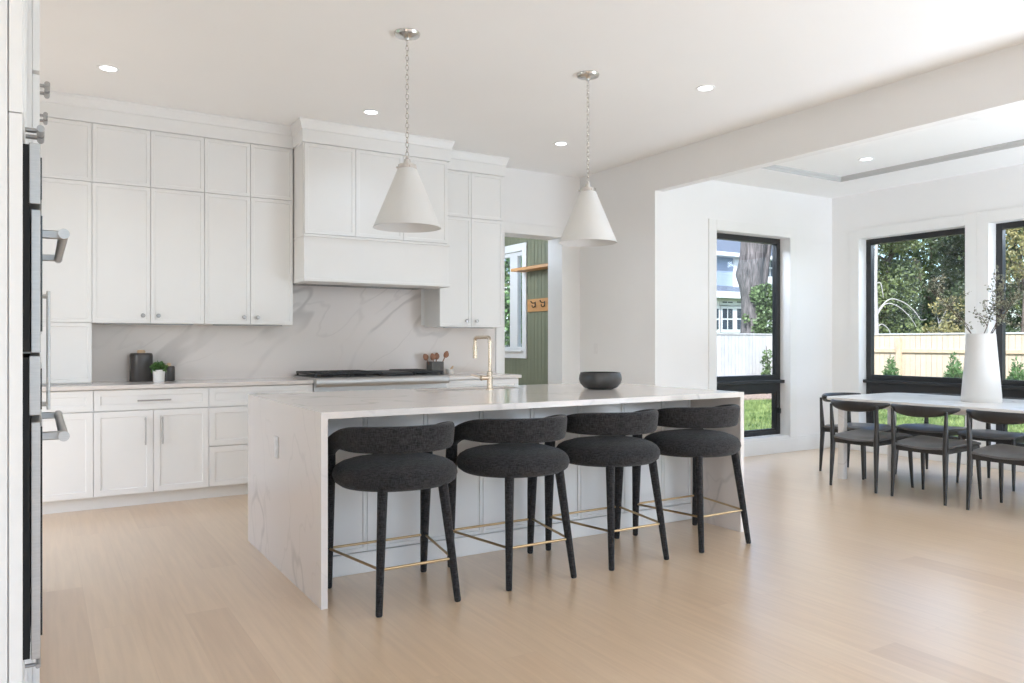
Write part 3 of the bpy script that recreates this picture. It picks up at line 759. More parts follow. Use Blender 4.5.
t = thing('salt_cellar', 'small white salt bowl beside the utensil crock', 'bowl', (3.555, 6.99, ZC))
bm = B(); lathe(bm, [(0, 0), (0.034, 0), (0.040, 0.012), (0.040, 0.05), (0.034, 0.05), (0.033, 0.03), (0, 0.028)], seg=28); obj('bowl', bm, 'white', t)
bm = B(); tube(bm, [(0.0, 0, 0.03), (0.018, 0, 0.058), (0.034, 0, 0.08)], [0.013, 0.011, 0.006], 10); tag(obj('salt_scoop', bm, 'lidwood'), 'tiny wooden scoop in the salt bowl', 'scoop').location = (3.555, 6.99, ZC)

# ------------------------------------------------------------------ island
IX0, IX1, IY0, IY1, IZ = 1.123, 3.966, 3.533, 5.01, 0.921
ST = 0.032
SK = (2.20, 2.96, 4.66, 4.93)
t = thing('island_worktop', 'pale veined quartz island top with waterfall sides down to the floor', 'countertop', (2.54, 4.27, 0))
bm = B()
def ring_slab(bm, o, i, z0, z1):
    P_ = lambda r_, z: [bm.verts.new((r_[0], r_[2], z)), bm.verts.new((r_[1], r_[2], z)), bm.verts.new((r_[1], r_[3], z)), bm.verts.new((r_[0], r_[3], z))]
    oa, ob, ia, ib = P_(o, z0), P_(o, z1), P_(i, z0), P_(i, z1)
    for k in range(4):
        k2 = (k + 1) % 4
        bm.faces.new((ob[k], ob[k2], ib[k2], ib[k])); bm.faces.new((oa[k2], oa[k], ia[k], ia[k2]))
        bm.faces.new((oa[k], oa[k2], ob[k2], ob[k])); bm.faces.new((ia[k2], ia[k], ib[k], ib[k2]))
ring_slab(bm, (IX0, IX1, IY0, IY1), SK, IZ - ST, IZ); obj('slab', bm, 'quartz', t, None, world=True)
for x0, x1 in ((IX0, IX0 + ST), (IX1 - ST, IX1)):
    bm = B(); box(bm, x0, x1, IY0, IY1, 0, IZ - ST); obj('waterfall_side', bm, 'quartz', t, None, world=True)
t = thing('kitchen_island', 'white panelled island cabinet under the quartz waterfall top, behind the stools', 'island', (2.54, 4.5, 0))
PY = 3.985
bm = B(); x0, x1 = IX0 + ST + 0.001, IX1 - ST - 0.001
box(bm, x0, x1, PY + 0.018, SK[2] - 0.03, 0.0, IZ - ST - 0.001); box(bm, x0, SK[0] - 0.03, SK[2] - 0.03, IY1 - 0.02, 0.0, IZ - ST - 0.001)
box(bm, SK[1] + 0.03, x1, SK[2] - 0.03, IY1 - 0.02, 0, IZ - ST - 0.001); box(bm, SK[0] - 0.03, SK[1] + 0.03, SK[2] - 0.03, IY1 - 0.02, 0, 0.6)
obj('body', bm, 'cab', t, None, world=True)
e = [x0, 1.522, 1.884, 2.245, 2.605, 2.965, 3.325, 3.68, x1]
for a, b in zip(e, e[1:]):
    bm = B(); shaker(bm, (a + 0.0015, PY + 0.018, 0.115), UX, NB, b - a - 0.003, IZ - ST - 0.118, 0.018, 0.020, 0.008)
    obj('panel', bm, 'cab', t, None, world=True)
bm = B(); box(bm, x0, x1, PY - 0.008, PY + 0.018, 0, 0.112, 0.003, 1); obj('plinth', bm, 'cab', t, None, world=True)
# outlet on the waterfall side
t = thing('outlet_plate', 'pale outlet plate on the left waterfall side of the island', 'outlet', (IX0, 4.315, 0.67))
bm = B(); box(bm, -0.006, 0, -0.036, 0.036, -0.058, 0.058, 0.002, 2); obj('plate', bm, 'plastic', t, None)
bm = B()
for zz in (-0.02, 0.02): box(bm, -0.008, -0.005, -0.017, 0.017, zz - 0.015, zz + 0.015, 0.002, 1)
obj('socket', bm, 'plastic', t, None)
# sink
t = thing('sink', 'undermount metal sink let into the island top behind the faucet', 'sink', ((SK[0] + SK[1]) / 2, (SK[2] + SK[3]) / 2, 0.68))
bm = B(); a0, a1, b0, b1 = SK[0] - 0.008, SK[1] + 0.008, SK[2] - 0.008, SK[3] + 0.008; zb = 0.69; th = 0.006; zt_ = IZ - ST - 0.001
for p in ((a0, a1, b0 - th, b0), (a0, a1, b1, b1 + th), (a0 - th, a0, b0 - th, b1 + th), (a1, a1 + th, b0 - th, b1 + th)): box(bm, *p, zb, zt_)
box(bm, a0 - th, a1 + th, b0 - th, b1 + th, zb - th, zb); obj('basin', bm, 'brass', t, None, world=True)
bm = B(); lathe(bm, [(0, zb), (0.045, zb), (0.045, zb + 0.004), (0.03, zb + 0.003), (0, zb + 0.002)], (2.58, 4.8, 0), 24); obj('drain', bm, 'chrome', t, 40, world=True)
# faucet
t = thing('faucet', 'champagne bronze gooseneck faucet with side lever on the island', 'faucet', (2.645, 4.60, IZ))
bm = B(); lathe(bm, [(0, 0), (0.027, 0), (0.027, 0.008), (0.020, 0.012), (0.0195, 0.075), (0.022, 0.078), (0.022, 0.088), (0.0185, 0.092), (0.0185, 0.125), (0.014, 0.130), (0, 0.130)], seg=28); obj('base', bm, 'brass', t)
bm = B(); pts = [(0, 0, 0.12), (0, 0, 0.335)] + [(0, 0.028 - 0.028 * math.cos(a), 0.335 + 0.028 * math.sin(a)) for a in [k * PI / 16 for k in range(1, 9)]]
pts += [(0, 0.185, 0.363)] + [(0, 0.185 + 0.026 * math.sin(a), 0.337 + 0.026 * math.cos(a)) for a in [k * PI / 16 for k in range(1, 9)]] + [(0, 0.211, 0.30)]
tube(bm, pts, 0.0125, 16); obj('spout', bm, 'brass', t)
bm = B(); cyl(bm, (0, 0.211, 0.305), (0, 0.211, 0.215), 0.0155, 0.0165); cyl(bm, (0, 0.211, 0.285), (0, 0.211, 0.280), 0.0175); obj('spray_head', bm, 'brass', t)
bm = B(); cyl(bm, (0, 0, 0.085), (-0.062, 0, 0.085), 0.0155); cyl(bm, (-0.062, 0, 0.085), (-0.072, 0, 0.085), 0.018)
tube(bm, [(-0.066, 0, 0.088), (-0.10, 0, 0.098), (-0.145, 0, 0.105)], [0.006, 0.005, 0.004], 10); obj('lever', bm, 'brass', t)
bm = B(); cyl(bm, (0, 0, 0.325), (0, 0, 0.335), 0.0165); obj('collar', bm, 'brass', t)
# bowl
bm = B(); lathe(bm, [(0, 0), (0.085, 0), (0.118, 0.012), (0.144, 0.042), (0.151, 0.070), (0.147, 0.098), (0.139, 0.117), (0.131, 0.117), (0.138, 0.098), (0.142, 0.070), (0.132, 0.042), (0.105, 0.022), (0, 0.014)], seg=48)
tag(obj('stoneware_bowl', bm, 'bowl', None, 50), 'round dark grey stoneware bowl on the right half of the island top', 'bowl').location = (3.37, 4.30, IZ)

# ------------------------------------------------------------------ bar stools
def se(a, e):  # signed power
    return math.copysign(abs(a) ** e, a)
def make_stool(label):
    t = thing('bar_stool', label, 'stool', (0, 0, 0), 0, 'charcoal bar stools along the island')
    # seat: a domed superellipse cushion
    bm = B(); A, Bb = 0.308, 0.280; n = 48
    prof = [(0.76, 0.549), (0.90, 0.553), (0.97, 0.570), (1.0, 0.597), (0.985, 0.621), (0.94, 0.641), (0.85, 0.658), (0.68, 0.674), (0.42, 0.685), (0.0, 0.690)]
    rings = []
    for s_, z in prof:
        if s_ == 0: rings.append([bm.verts.new((0, 0.012, z))]); continue
        ex = lambda a: 0.97 if math.sin(a) < 0 else 0.97 - 0.32 * math.sin(a) ** 0.5      # rounder behind, squarer in front
        rings.append([bm.verts.new((A * s_ * se(math.cos(a), ex(a)), 0.012 + Bb * s_ * (0.95 if math.sin(a) > 0 else 1.0) * se(math.sin(a), ex(a)), z)) for a in [2 * PI * k / n for k in range(n)]])
    for a, b in zip(rings, rings[1:]):
        for k in range(n):
            if len(b) == 1: bm.faces.new((a[k], a[(k + 1) % n], b[0]))
            else: bm.faces.new((a[k], a[(k + 1) % n], b[(k + 1) % n], b[k]))
    bm.faces.new(rings[0][::-1]); obj('seat', bm, 'fabric', t, 60)
    # back band: horseshoe, full height behind, its arms dropping forward into the front legs
    bm = B(); path = []
    N = 44; F = 0.245
    arc = [PI + PI * k / 28 for k in range(29)]
    side = [F * (8 - k) / 8 for k in range(8)]
    wx = lambda y: 0.260 + 0.014 * (y / F) ** 1.5
    path = [V((-wx(y), y, 0)) for y in side] + [V((0.260 * math.cos(a), 0.240 * math.sin(a), 0)) for a in arc] + [V((wx(y), y, 0)) for y in side[::-1]]
    rings = []; m_ = 16; N = len(path) - 1
    for i, p in enumerate(path):
        tt = (path[min(i + 1, N)] - path[max(i - 1, 0)]).normalized(); nr = V((tt.y, -tt.x, 0))
        q = max(0.0, min(1.0, (p.y + 0.20) / (F + 0.20)))
        zt = 0.858 - 0.015 * q - 0.085 * q ** 2.6; zb_ = 0.727 - 0.085 * max(0.0, (p.y - 0.06) / (F - 0.06)) ** 2.5
        hz = (zt - zb_) / 2; zc = (zt + zb_) / 2; hw = 0.026; tilt = -0.10 * (1 - q)
        rr = []
        for k in range(m_):
            a = 2 * PI * k / m_; cx, cz = hw * se(math.cos(a), 0.6), hz * se(math.sin(a), 0.45)
            rr.append(bm.verts.new(p + nr * (cx - tilt * cz) + V((0, 0, zc + cz))))
        rings.append(rr)
    for a, b in zip(rings, rings[1:]):
        for q in range(m_): bm.faces.new((a[q], a[(q + 1) % m_], b[(q + 1) % m_], b[q]))
    bm.faces.new(rings[0][::-1]); bm.faces.new(rings[-1])
    bmesh.ops.recalc_face_normals(bm, faces=bm.faces)
    obj('backrest', bm, 'fabric', t, 60)
    def leg(p0, p1, r0, r1, ext=None):
        bm = B(); pts = [V(p0), V(p0) + (V(p1) - V(p0)) * 0.012, V(p1)]; rs = [r0 * 0.8, r0, r1]
        if ext: pts.append(V(ext)); rs.append(r1 * 0.92)
        tube(bm, pts, rs, 18); return obj('leg', bm, 'fabric', t, 50)
    leg((-0.264, 0.262, 0), (-0.270, 0.240, 0.60), 0.017, 0.033, (-0.272, 0.226, 0.73))
    leg((0.264, 0.262, 0), (0.270, 0.240, 0.60), 0.017, 0.033, (0.272, 0.226, 0.73))
    leg((-0.202, -0.262, 0), (-0.155, -0.19, 0.575), 0.016, 0.025)
    leg((0.202, -0.262, 0), (0.155, -0.19, 0.575), 0.016, 0.025)
    zf = 0.205; fl, fr = (-0.2694, 0.2545, zf), (0.2694, 0.2545, zf); bl, br_ = (-0.185, -0.236, zf), (0.185, -0.236, zf)
    bm = B()
    for a, b in ((fl, fr), (fr, br_), (br_, bl), (bl, fl)): cyl(bm, a, b, 0.0065, seg=10)
    obj('footrest', bm, 'brassbar', t, 50)['label'] = 'thin brass footrest ring'
    return t
st = make_stool('charcoal bar stool nearest the left waterfall side of the island')
st.location = (1.52, 3.565, 0)
for x, lab in ((2.216, 'charcoal bar stool second from the left waterfall side'), (2.874, 'charcoal bar stool third from the left, in front of the dark bowl'), (3.555, 'charcoal bar stool at the right end of the island')):
    dup(st, (x, 3.572, 0), 0, lab)

# ------------------------------------------------------------------ pendants and ceiling lights
def make_pendant(label, x, y):
    t = thing('pendant_lamp', label, 'pendant lamp', (x, y, CZ), 0, 'white cone pendants over the island')
    bm = B(); lathe(bm, [(0, 0), (0.078, 0), (0.080, -0.006), (0.074, -0.018), (0.03, -0.026), (0.016, -0.034), (0.012, -0.046), (0, -0.048)], seg=36); obj('canopy', bm, 'nickel', t)
    zt = -0.815
    bm = B(); n = 24; z = -0.050; step = (zt + 0.062 - z) / n
    for k in range(n):
        c = V((0, 0, z + step * (k + 0.5))); ax = V((1, 0, 0)) if k % 2 else V((0, 1, 0))
        hl = abs(step) * 0.5 + 0.0035; wd = 0.0095
        pts = []
        for q in range(14):
            a = 2 * PI * q / 14; pts.append(c + ax * wd * math.cos(a) + V((0, 0, (hl - wd * 0 - 0.001) * math.sin(a))))
        tube(bm, pts, 0.0024, 6, closed=True)
    obj('chain', bm, 'nickel', t, 60)
    bm = B(); lathe(bm, [(0, zt + 0.066), (0.008, zt + 0.064), (0.010, zt + 0.05), (0.020, zt + 0.045), (0.020, zt + 0.016), (0.056, zt + 0.012), (0.058, zt - 0.012), (0.050, zt - 0.012), (0.0, zt - 0.008)], seg=32); obj('socket_cap', bm, 'nickel', t, 40)
    for k in range(3):
        a = k * 2 * PI / 3 + 0.4; bm = B(); c = V((0.055 * math.cos(a), 0.055 * math.sin(a), zt)); tube(bm, [c, c * 1.0 + V((0.012 * math.cos(a), 0.012 * math.sin(a), 0))], 0.006, 10); obj('thumb_screw', bm, 'nickel', t, 40)
    zb_ = 1.945 - CZ; rb, rt = 0.206, 0.052
    bm = B(); lathe(bm, [(rt, zt - 0.002), (rb - 0.004, zb_ + 0.006), (rb, zb_), (rb - 0.004, zb_), (rt - 0.003, zt - 0.006)], seg=64)
    obj('shade', bm, 'shade', t, 40)
    bm = B(); lathe(bm, [(0, zt - 0.17), (0.02, zt - 0.165), (0.032, zt - 0.14), (0.03, zt - 0.115), (0.016, zt - 0.085), (0.014, zt - 0.01), (0, zt - 0.01)], seg=24); obj('bulb', bm, 'white', t, 60)
    return t
p1 = make_pendant('white cone pendant on a chain in front of the range hood', 1.908, 4.326)
dup(p1, (3.281, 4.326, CZ), 0, 'white cone pendant on a chain in front of the doorway')

def can(label, x, y, z, power=9.0, lit=True):
    t = thing('recessed_light', label, 'ceiling light', (x, y, z), 0, 'round recessed ceiling lights')
    bm = B(); lathe(bm, [(0.050, -0.0005), (0.072, -0.0005), (0.072, -0.004), (0.066, -0.006), (0.052, -0.004)], seg=36); obj('trim_ring', bm, 'ceil', t, 40)
    bm = B(); lathe(bm, [(0, -0.001), (0.051, -0.001), (0.051, -0.003), (0, -0.003)], seg=32); obj('lens', bm, 'canlight' if lit else 'plastic', t, 40)
    if lit:
        l = bpy.data.lights.new('can_lamp', 'SPOT'); o = bpy.data.objects.new('can_lamp', l); C.objects.link(o)
        l.energy = power; l.spot_size = math.radians(125); l.spot_blend = 0.9; l.shadow_soft_size = 0.05; l.color = (0.87, 0.96, 1.0)
        o.location = (x, y, z - 0.012)
can('lit recessed light near the oven tower, leftmost in the ceiling', 0.406, 5.955, CZ, 11)
can('lit recessed light in front of the range hood', 2.311, 5.965, CZ, 11)
can('lit recessed light in front of the doorway', 4.209, 5.97, CZ, 11)
can('lit recessed light close to the ceiling beam, above the right stools', 4.201, 4.107, CZ, 16)
p = atD(866, 159, 1); p = V((0, 0, CAM_H)) + ray(866, 159) * ((TZ1 - CAM_H) / ray(866, 159).z)
can('lit recessed light in the dining tray ceiling', p.x, p.y, TZ1, 19)
p = V((0, 0, CAM_H)) + ray(980, 116.5) * ((TZ1 - CAM_H) / ray(980, 116.5).z)
bm = B(); lathe(bm, [(0, 0), (0.085, 0), (0.085, -0.004), (0.078, -0.007), (0, -0.007)], seg=32)
tag(obj('ceiling_disc', bm, 'ceil', None, 40), 'faint unlit white disc on the dining tray ceiling', 'ceiling fitting').location = (p.x, p.y, TZ1)
bm = B()
t = thing('recessed_light', 'added recessed light, unseen, lighting the mudroom beyond the doorway', 'ceiling light', (4.6, 8.9, 2.75), 0)  # unseen fixture and lamp added because the mudroom needed light
bm = B(); lathe(bm, [(0, -0.001), (0.06, -0.001), (0.06, -0.004), (0, -0.004)], seg=28); obj('lens', bm, 'canlight', t, 40)
l = bpy.data.lights.new('can_lamp', 'POINT'); o = bpy.data.objects.new('can_lamp', l); C.objects.link(o); l.energy = 42; l.shadow_soft_size = 0.15; l.color = (0.88, 0.95, 1.0); o.location = (4.4, 8.9, 2.5)

# light switch
t = thing('light_switch', 'white light switch plate on the wall between doorway and dining area', 'switch', (XS, 6.80, 1.18))
bm = B(); box(bm, -0.006, 0, -0.037, 0.037, -0.058, 0.058, 0.002, 2); obj('plate', bm, 'plastic', t, None)
bm = B(); box(bm, -0.009, -0.005, -0.016, 0.016, -0.033, 0.033, 0.002, 1); obj('rocker', bm, 'plastic', t, None)

# ------------------------------------------------------------------ mudroom shelf and hooks
t = thing('wall_shelf', 'honey oak shelf across the green mudroom wall and window', 'shelf', (XG, 8.9, 2.2))
bm = B(); box(bm, XG - 0.22, XG - 0.024, 7.5, 8.83, 2.195, 2.235, 0.003, 1); obj('board', bm, 'wood', t, None, world=True)
for y in (7.7, 7.95):
    bm = B(); box(bm, XG - 0.16, XG - 0.001, y - 0.012, y + 0.012, 2.15, 2.195); obj('bracket', bm, 'wood', t, None, world=True)
t = thing('hook_rail', 'honey oak rail with black coat hooks on the green mudroom wall', 'coat rack', (XG, 8.2, 1.74))
bm = B(); box(bm, XG - 0.02, XG - 0.001, 7.55, 8.73, 1.655, 1.825, 0.003, 1); obj('board', bm, 'wood', t, None, world=True)
for y in (8.53, 8.31, 8.09, 7.87):
    bm = B(); x = XG - 0.02
    box(bm, x - 0.006, x, y - 0.012, y + 0.012, 1.71, 1.785, 0.003, 1)
    tube(bm, [(x, y, 1.77), (x - 0.05, y, 1.765), (x - 0.075, y, 1.79)], [0.006, 0.006, 0.009], 10)
    tube(bm, [(x, y, 1.73), (x - 0.03, y, 1.71), (x - 0.05, y, 1.715), (x - 0.055, y, 1.74)], [0.006, 0.006, 0.006, 0.008], 10)
    obj('hook', bm, 'hook', t, 50, world=True)

# ------------------------------------------------------------------ oven tower at the left edge
NX = V((1, 0, 0)); UY = V((0, 1, 0))
XT = -0.032
def tower_door(root, y0, y1, z0, z1, name='door', rail=0.03, x=XT - 0.02, g=0.0016, m='cab'):
    bm = B(); shaker(bm, (x, y0 + g, z0 + g), UY, NX, y1 - y0 - 2 * g, z1 - z0 - 2 * g, 0.02, rail, 0.006)
    return obj(name, bm, m, root, None, world=True)
def tknob(door, y, z, x=XT):
    bm = B(); cyl(bm, (x, y, z), (x + 0.036, y, z), 0.0065, seg=12); cyl(bm, (x + 0.036, y - 0.034, z), (x + 0.036, y + 0.034, z), 0.0095, seg=14)
    obj('knob', bm, 'chrome', door, 40, world=True)
OY0, OY1 = 2.12, 2.93
t = thing('oven_tower', 'tall white cabinet tower around the wall ovens at the left edge', 'cabinet', (-0.36, 2.5, 0))
bm = B()
box(bm, -0.70, XT - 0.022, OY0 - 0.014, OY0 + 0.004, 0, CZ - 0.002)                                        # near side
box(bm, -0.70, XT - 0.021, OY1 - 0.016, OY1, 0, CZ - 0.002)
box(bm, -0.70, -0.68, OY0, OY1, 0, CZ - 0.002)
box(bm, -0.68, XT - 0.06, OY0, OY1, 1.745, 1.775); box(bm, -0.68, XT - 0.06, OY0, OY1, 0.46, 0.49); box(bm, -0.68, XT - 0.02, OY0, OY1, 2.94, CZ - 0.002)
obj('body', bm, 'cab', t, None, world=True)
bm = B(); box(bm, -0.72, -0.0608, OY0 - 0.034, OY0 - 0.014, 0, CZ - 0.002, 0.0015, 1); obj('end_panel', bm, 'cab', t, None, world=True)
bm = B()
box(bm, -0.0585, XT, OY0 - 0.034, OY0 - 0.014, 0, 1.772, 0.0012, 1); box(bm, -0.0585, XT, OY0 - 0.034, OY0 - 0.014, 1.7745, CZ - 0.002, 0.0012, 1)
obj('stile', bm, 'cab', t, None, world=True)
d = tower_door(t, OY0 - 0.012, (OY0 + OY1) / 2, 1.778, ZT); tknob(d, (OY0 + OY1) / 2 - 0.04, 1.83)
d = tower_door(t, (OY0 + OY1) / 2, OY1, 1.778, ZT); tknob(d, (OY0 + OY1) / 2 + 0.04, 1.83)
d = tower_door(t, OY0 - 0.012, OY1, 0.11, 0.455, 'drawer', 0.045); bm = B(); pull(bm, (XT, 2.52, 0.39), (0, 1, 0), NX, 0.24, 0.006, 0.03); obj('handle', bm, 'chrome', d, 40, world=True)
bm = B(); box(bm, -0.68, -0.105, OY0, OY1, 0, 0.108); obj('toe_kick', bm, 'cab', t, None, world=True)
def oven(label, zb_, zd1, zc0, zc1, zh):
    """door from zb_ to zd1, control panel zc0..zc1"""
    y0, y1 = OY0 + 0.008, OY1 - 0.02
    t = thing('wall_oven', label, 'oven', (-0.35, 2.52, zb_), 0, 'wall ovens in the left tower')
    bm = B(); box(bm, -0.62, -0.045, y0 + 0.01, y1 - 0.01, zb_ + 0.005, zc1 - 0.005); obj('cavity', bm, 'gap', t, None, world=True)
    bm = B(); box(bm, -0.045, -0.018, y0 + 0.004, y1 - 0.004, zb_ + 0.002, zc1 - 0.004); obj('gasket', bm, 'gap', t, None, world=True)
    bm = B(); box(bm, -0.016, 0.003, y0, y1, zb_, zd1, 0.0015, 1); d = obj('door', bm, 'steel', t, None, world=True)
    bm = B(); box(bm, 0.003, 0.007, y0 + 0.012, y1 - 0.012, zb_ + 0.05, zd1 - 0.012, 0.001, 1); obj('window', bm, 'oven', d, None, world=True)
    bm = B(); a, b = y0 + 0.075, y1 - 0.075
    cyl(bm, (0.052, a - 0.02, zh), (0.052, b + 0.02, zh), 0.011, seg=20)
    for q in (a + 0.01, b - 0.01): box(bm, 0.003, 0.052, q - 0.008, q + 0.008, zh - 0.010, zh + 0.010, 0.002, 1)
    for q in (a - 0.021, b + 0.021): cyl(bm, (0.052, q - 0.004, zh), (0.052, q + 0.004, zh), 0.0125, seg=20)
    obj('handle', bm, 'steel', d, 40, world=True)
    bm = B(); box(bm, -0.020, 0.003, y0, y1, zc0, zc1, 0.0015, 1); c = obj('control_panel', bm, 'steel', t, None, world=True)
    bm = B(); box(bm, 0.003, 0.006, y0 + 0.012, y1 - 0.012, zc0 + 0.012, zc1 - 0.03, 0.001, 1); obj('display', bm, 'oven', c, None, world=True)
oven('upper stainless wall oven with black glass at the left edge', 1.225, 1.562, 1.575, 1.718, 1.515)
oven('lower stainless wall oven with black glass at the left edge', 0.505, 1.062, 1.078, 1.218, 1.02)
# panelled refrigerator beyond, its panels standing a little prouder
XF = 0.002
t = thing('panelled_refrigerator', 'white panelled refrigerator with slim bar handles beyond the wall ovens', 'refrigerator', (-0.36, 3.4, 0))
FY0, FY1 = OY1 + 0.004, 3.85
bm = B(); box(bm, -0.70, XF - 0.021, FY0, FY1, 0.10, CZ - 0.002); obj('body', bm, 'cab', t, None, world=True)
bm = B(); box(bm, -0.68, -0.105, FY0, FY1, 0, 0.10); obj('toe_kick', bm, 'cab', t, None, world=True)
fm = (FY0 + FY1) / 2
for a, b, s in ((FY0, fm, -1), (fm, FY1, 1)):
    d = tower_door(t, a, b, 0.11, 2.12, 'door', 0.045, XF - 0.02)
    bm = B(); pull(bm, (XF, fm + s * 0.05, 1.22), (0, 0, 1), NX, 0.44, 0.0065, 0.028); obj('handle', bm, 'steel', d, 40, world=True)
    d = tower_door(t, a, b, 2.13, ZT, 'door', 0.03, XF - 0.02); tknob(d, fm + s * 0.05, 2.20, XF - 0.012)
t = thing('pantry_cabinet', 'tall white pantry cabinet beyond the panelled refrigerator', 'cabinet', (-0.36, 4.2, 0))
bm = B(); box(bm, -0.70, XF - 0.021, 3.855, 4.60, 0.10, CZ - 0.002); obj('body', bm, 'cab', t, None, world=True)
bm = B(); box(bm, -0.68, -0.105, 3.855, 4.60, 0, 0.10); obj('toe_kick', bm, 'cab', t, None, world=True)
for a, b, s in ((3.855, 4.228, -1), (4.228, 4.60, 1)):
    tower_door(t, a, b, 0.11, 2.12, 'door', 0.045, XF - 0.02); d = tower_door(t, a, b, 2.13, ZT, 'door', 0.03, XF - 0.02); tknob(d, 4.228 + s * 0.05, 2.30, XF - 0.012)

# ------------------------------------------------------------------ dining table, chairs, vase
t = thing('dining_table', 'long pale marble dining table in front of the windows', 'table', (6.66, 3.51, 0))
TA = (6.10, 7.26, 2.46, 4.53)
bm = B(); prism(bm, rrect(*TA, 0.12, 8), 0.724, 0.752, 0.008, 3); obj('tabletop', bm, 'table', t, 40, world=True)
bm = B(); box(bm, 6.30, 7.02, 2.62, 4.40, 0.664, 0.724, 0.004, 1); obj('apron', bm, 'table', t, None, world=True)
for x in (6.28, 7.04):
    for y in (2.58, 4.435):
        bm = B(); prism(bm, rrect(x - 0.032, x + 0.032, y - 0.032, y + 0.032, 0.015, 5), 0.0, 0.724); obj('leg', bm, 'table', t, 40, world=True)

def make_chair(label):
    t = thing('dining_chair', label, 'chair', (0, 0, 0), 0, 'black elbow chairs round the dining table')
    # seat pad: thin, dished across, drooping at the back edge
    bm = B(); nx, ny = 14, 10; g = {}
    def hw(v): return 0.215 + 0.030 * v                       # half width, wider at the front
    for side in (0, 1):
        for i in range(nx + 1):
            for j in range(ny + 1):
                a = -1 + 2 * i / nx; v = j / ny
                x = a * hw(v) * (1 - 0.03 * (2 * v - 1) ** 4); y = -0.235 + 0.475 * v + 0.02 * (1 - a * a) * (1 if v > 0.5 else -1) * abs(2 * v - 1)
                edge = max(abs(a), abs(2 * v - 1)) ** 8
                z = 0.443 + 0.014 * a * a - 0.016 * (1 - v) + 0.010 * v - 0.018 * (v ** 6)
                z += (0.021 * (1 - edge) if side == 0 else -0.030 * (1 - edge * 0.5))
                g[side, i, j] = bm.verts.new((x, y, z))
    for i in range(nx):
        for j in range(ny):
            bm.faces.new((g[0, i, j], g[0, i + 1, j], g[0, i + 1, j + 1], g[0, i, j + 1]))
            bm.faces.new((g[1, i, j], g[1, i, j + 1], g[1, i + 1, j + 1], g[1, i + 1, j]))
    for i in range(nx):
        bm.faces.new((g[0, i, 0], g[1, i, 0], g[1, i + 1, 0], g[0, i + 1, 0])); bm.faces.new((g[0, i + 1, ny], g[1, i + 1, ny], g[1, i, ny], g[0, i, ny]))
    for j in range(ny):
        bm.faces.new((g[0, 0, j + 1], g[1, 0, j + 1], g[1, 0, j], g[0, 0, j])); bm.faces.new((g[0, nx, j], g[1, nx, j], g[1, nx, j + 1], g[0, nx, j + 1]))
    obj('seat', bm, 'leather', t, 60)
    # backrest: broad in the middle, tapering to forward-curving arms
    bm = B(); N = 36; rings = []; m_ = 14
    for i in range(N + 1):
        s_ = -1 + 2 * i / N
        x = 0.266 * math.sin(s_ * 1.32) / math.sin(1.32); y = -0.272 + 0.135 * (1 - math.cos(s_ * 1.32)) / (1 - math.cos(1.32))
        q = abs(s_)
        hz = 0.034 * (1 - q ** 2.0) + 0.012; hn = 0.014 + 0.009 * q * (1 - q ** 6)
        z = 0.752 - hz - 0.006 * q ** 2
        if q > 0.97: hz *= 0.7; hn *= 0.7
        tt = V((math.cos(s_ * 1.32), math.sin(s_ * 1.32) * 0.95, 0)).normalized(); nr = V((-tt.y, tt.x, 0))
        rr = []
        for k in range(m_):
            a = 2 * PI * k / m_
            rr.append(bm.verts.new(V((x, y, z)) + nr * (hn * math.cos(a) - 0.12 * hz * math.sin(a)) + V((0, 0, hz * math.sin(a)))))
        rings.append(rr)
    for a, b in zip(rings, rings[1:]):
        for k in range(m_): bm.faces.new((a[k], a[(k + 1) % m_], b[(k + 1) % m_], b[k]))
    bm.faces.new(rings[0][::-1]); bm.faces.new(rings[-1]); bmesh.ops.recalc_face_normals(bm, faces=bm.faces)
    obj('backrest', bm, 'chair', t, 60)
    def leg(p0, pm, p1, r0, rm, r1):
        bm = B(); p0, pm, p1 = V(p0), V(pm), V(p1)
        tube(bm, [p0, p0.lerp(pm, 0.5), pm, pm.lerp(p1, 0.5), p1], [r0, (r0 + rm) / 2 + 0.001, rm, (rm + r1) / 2 + 0.001, r1], 14); obj('leg', bm, 'chair', t, 60)
    for s in (-1, 1):
        leg((s * 0.213, -0.245, 0), (s * 0.205, -0.225, 0.40), (s * 0.216, -0.236, 0.715), 0.011, 0.0225, 0.011)
        leg((s * 0.232, 0.245, 0), (s * 0.222, 0.222, 0.36), (s * 0.220, 0.218, 0.435), 0.010, 0.0185, 0.016)
    def rail(name, a, b, hz, hy):
        bm = B(); a, b = V(a), V(b); d = (b - a).normalized(); n = V((-d.y, d.x, 0))
        vs = [bm.verts.new(p + n * sx * hy + V((0, 0, sz * hz))) for p in (a, b) for sx, sz in ((-1, -1), (1, -1), (1, 1), (-1, 1))]
        for k in range(4): bm.faces.new((vs[k], vs[(k + 1) % 4], vs[4 + (k + 1) % 4], vs[4 + k]))
        bm.faces.new(vs[:4][::-1]); bm.faces.new(vs[4:]); bmesh.ops.recalc_face_normals(bm, faces=bm.faces)
        obj(name, bm, 'chair', t, None)
    rail('rail', (-0.2, -0.228, 0.400), (0.2, -0.228, 0.400), 0.020, 0.009)
    rail('rail', (-0.21, 0.222, 0.410), (0.21, 0.222, 0.410), 0.016, 0.009)
    for s in (-1, 1): rail('rail', (s * 0.206, -0.215, 0.404), (s * 0.221, 0.21, 0.416), 0.017, 0.009)
    return t
ch = make_chair('black elbow dining chair on the kitchen side, nearest the head of the table')
ch.location = (6.145, 4.07, 0); ch.rotation_euler = (0, 0, -PI / 2)
dup(ch, (6.15, 3.508, 0), -PI / 2 + 0.02, 'black elbow dining chair on the kitchen side, middle of the three')
dup(ch, (6.135, 2.895, 0), -PI / 2 - 0.03, 'black elbow dining chair on the kitchen side, cut by the right picture edge')
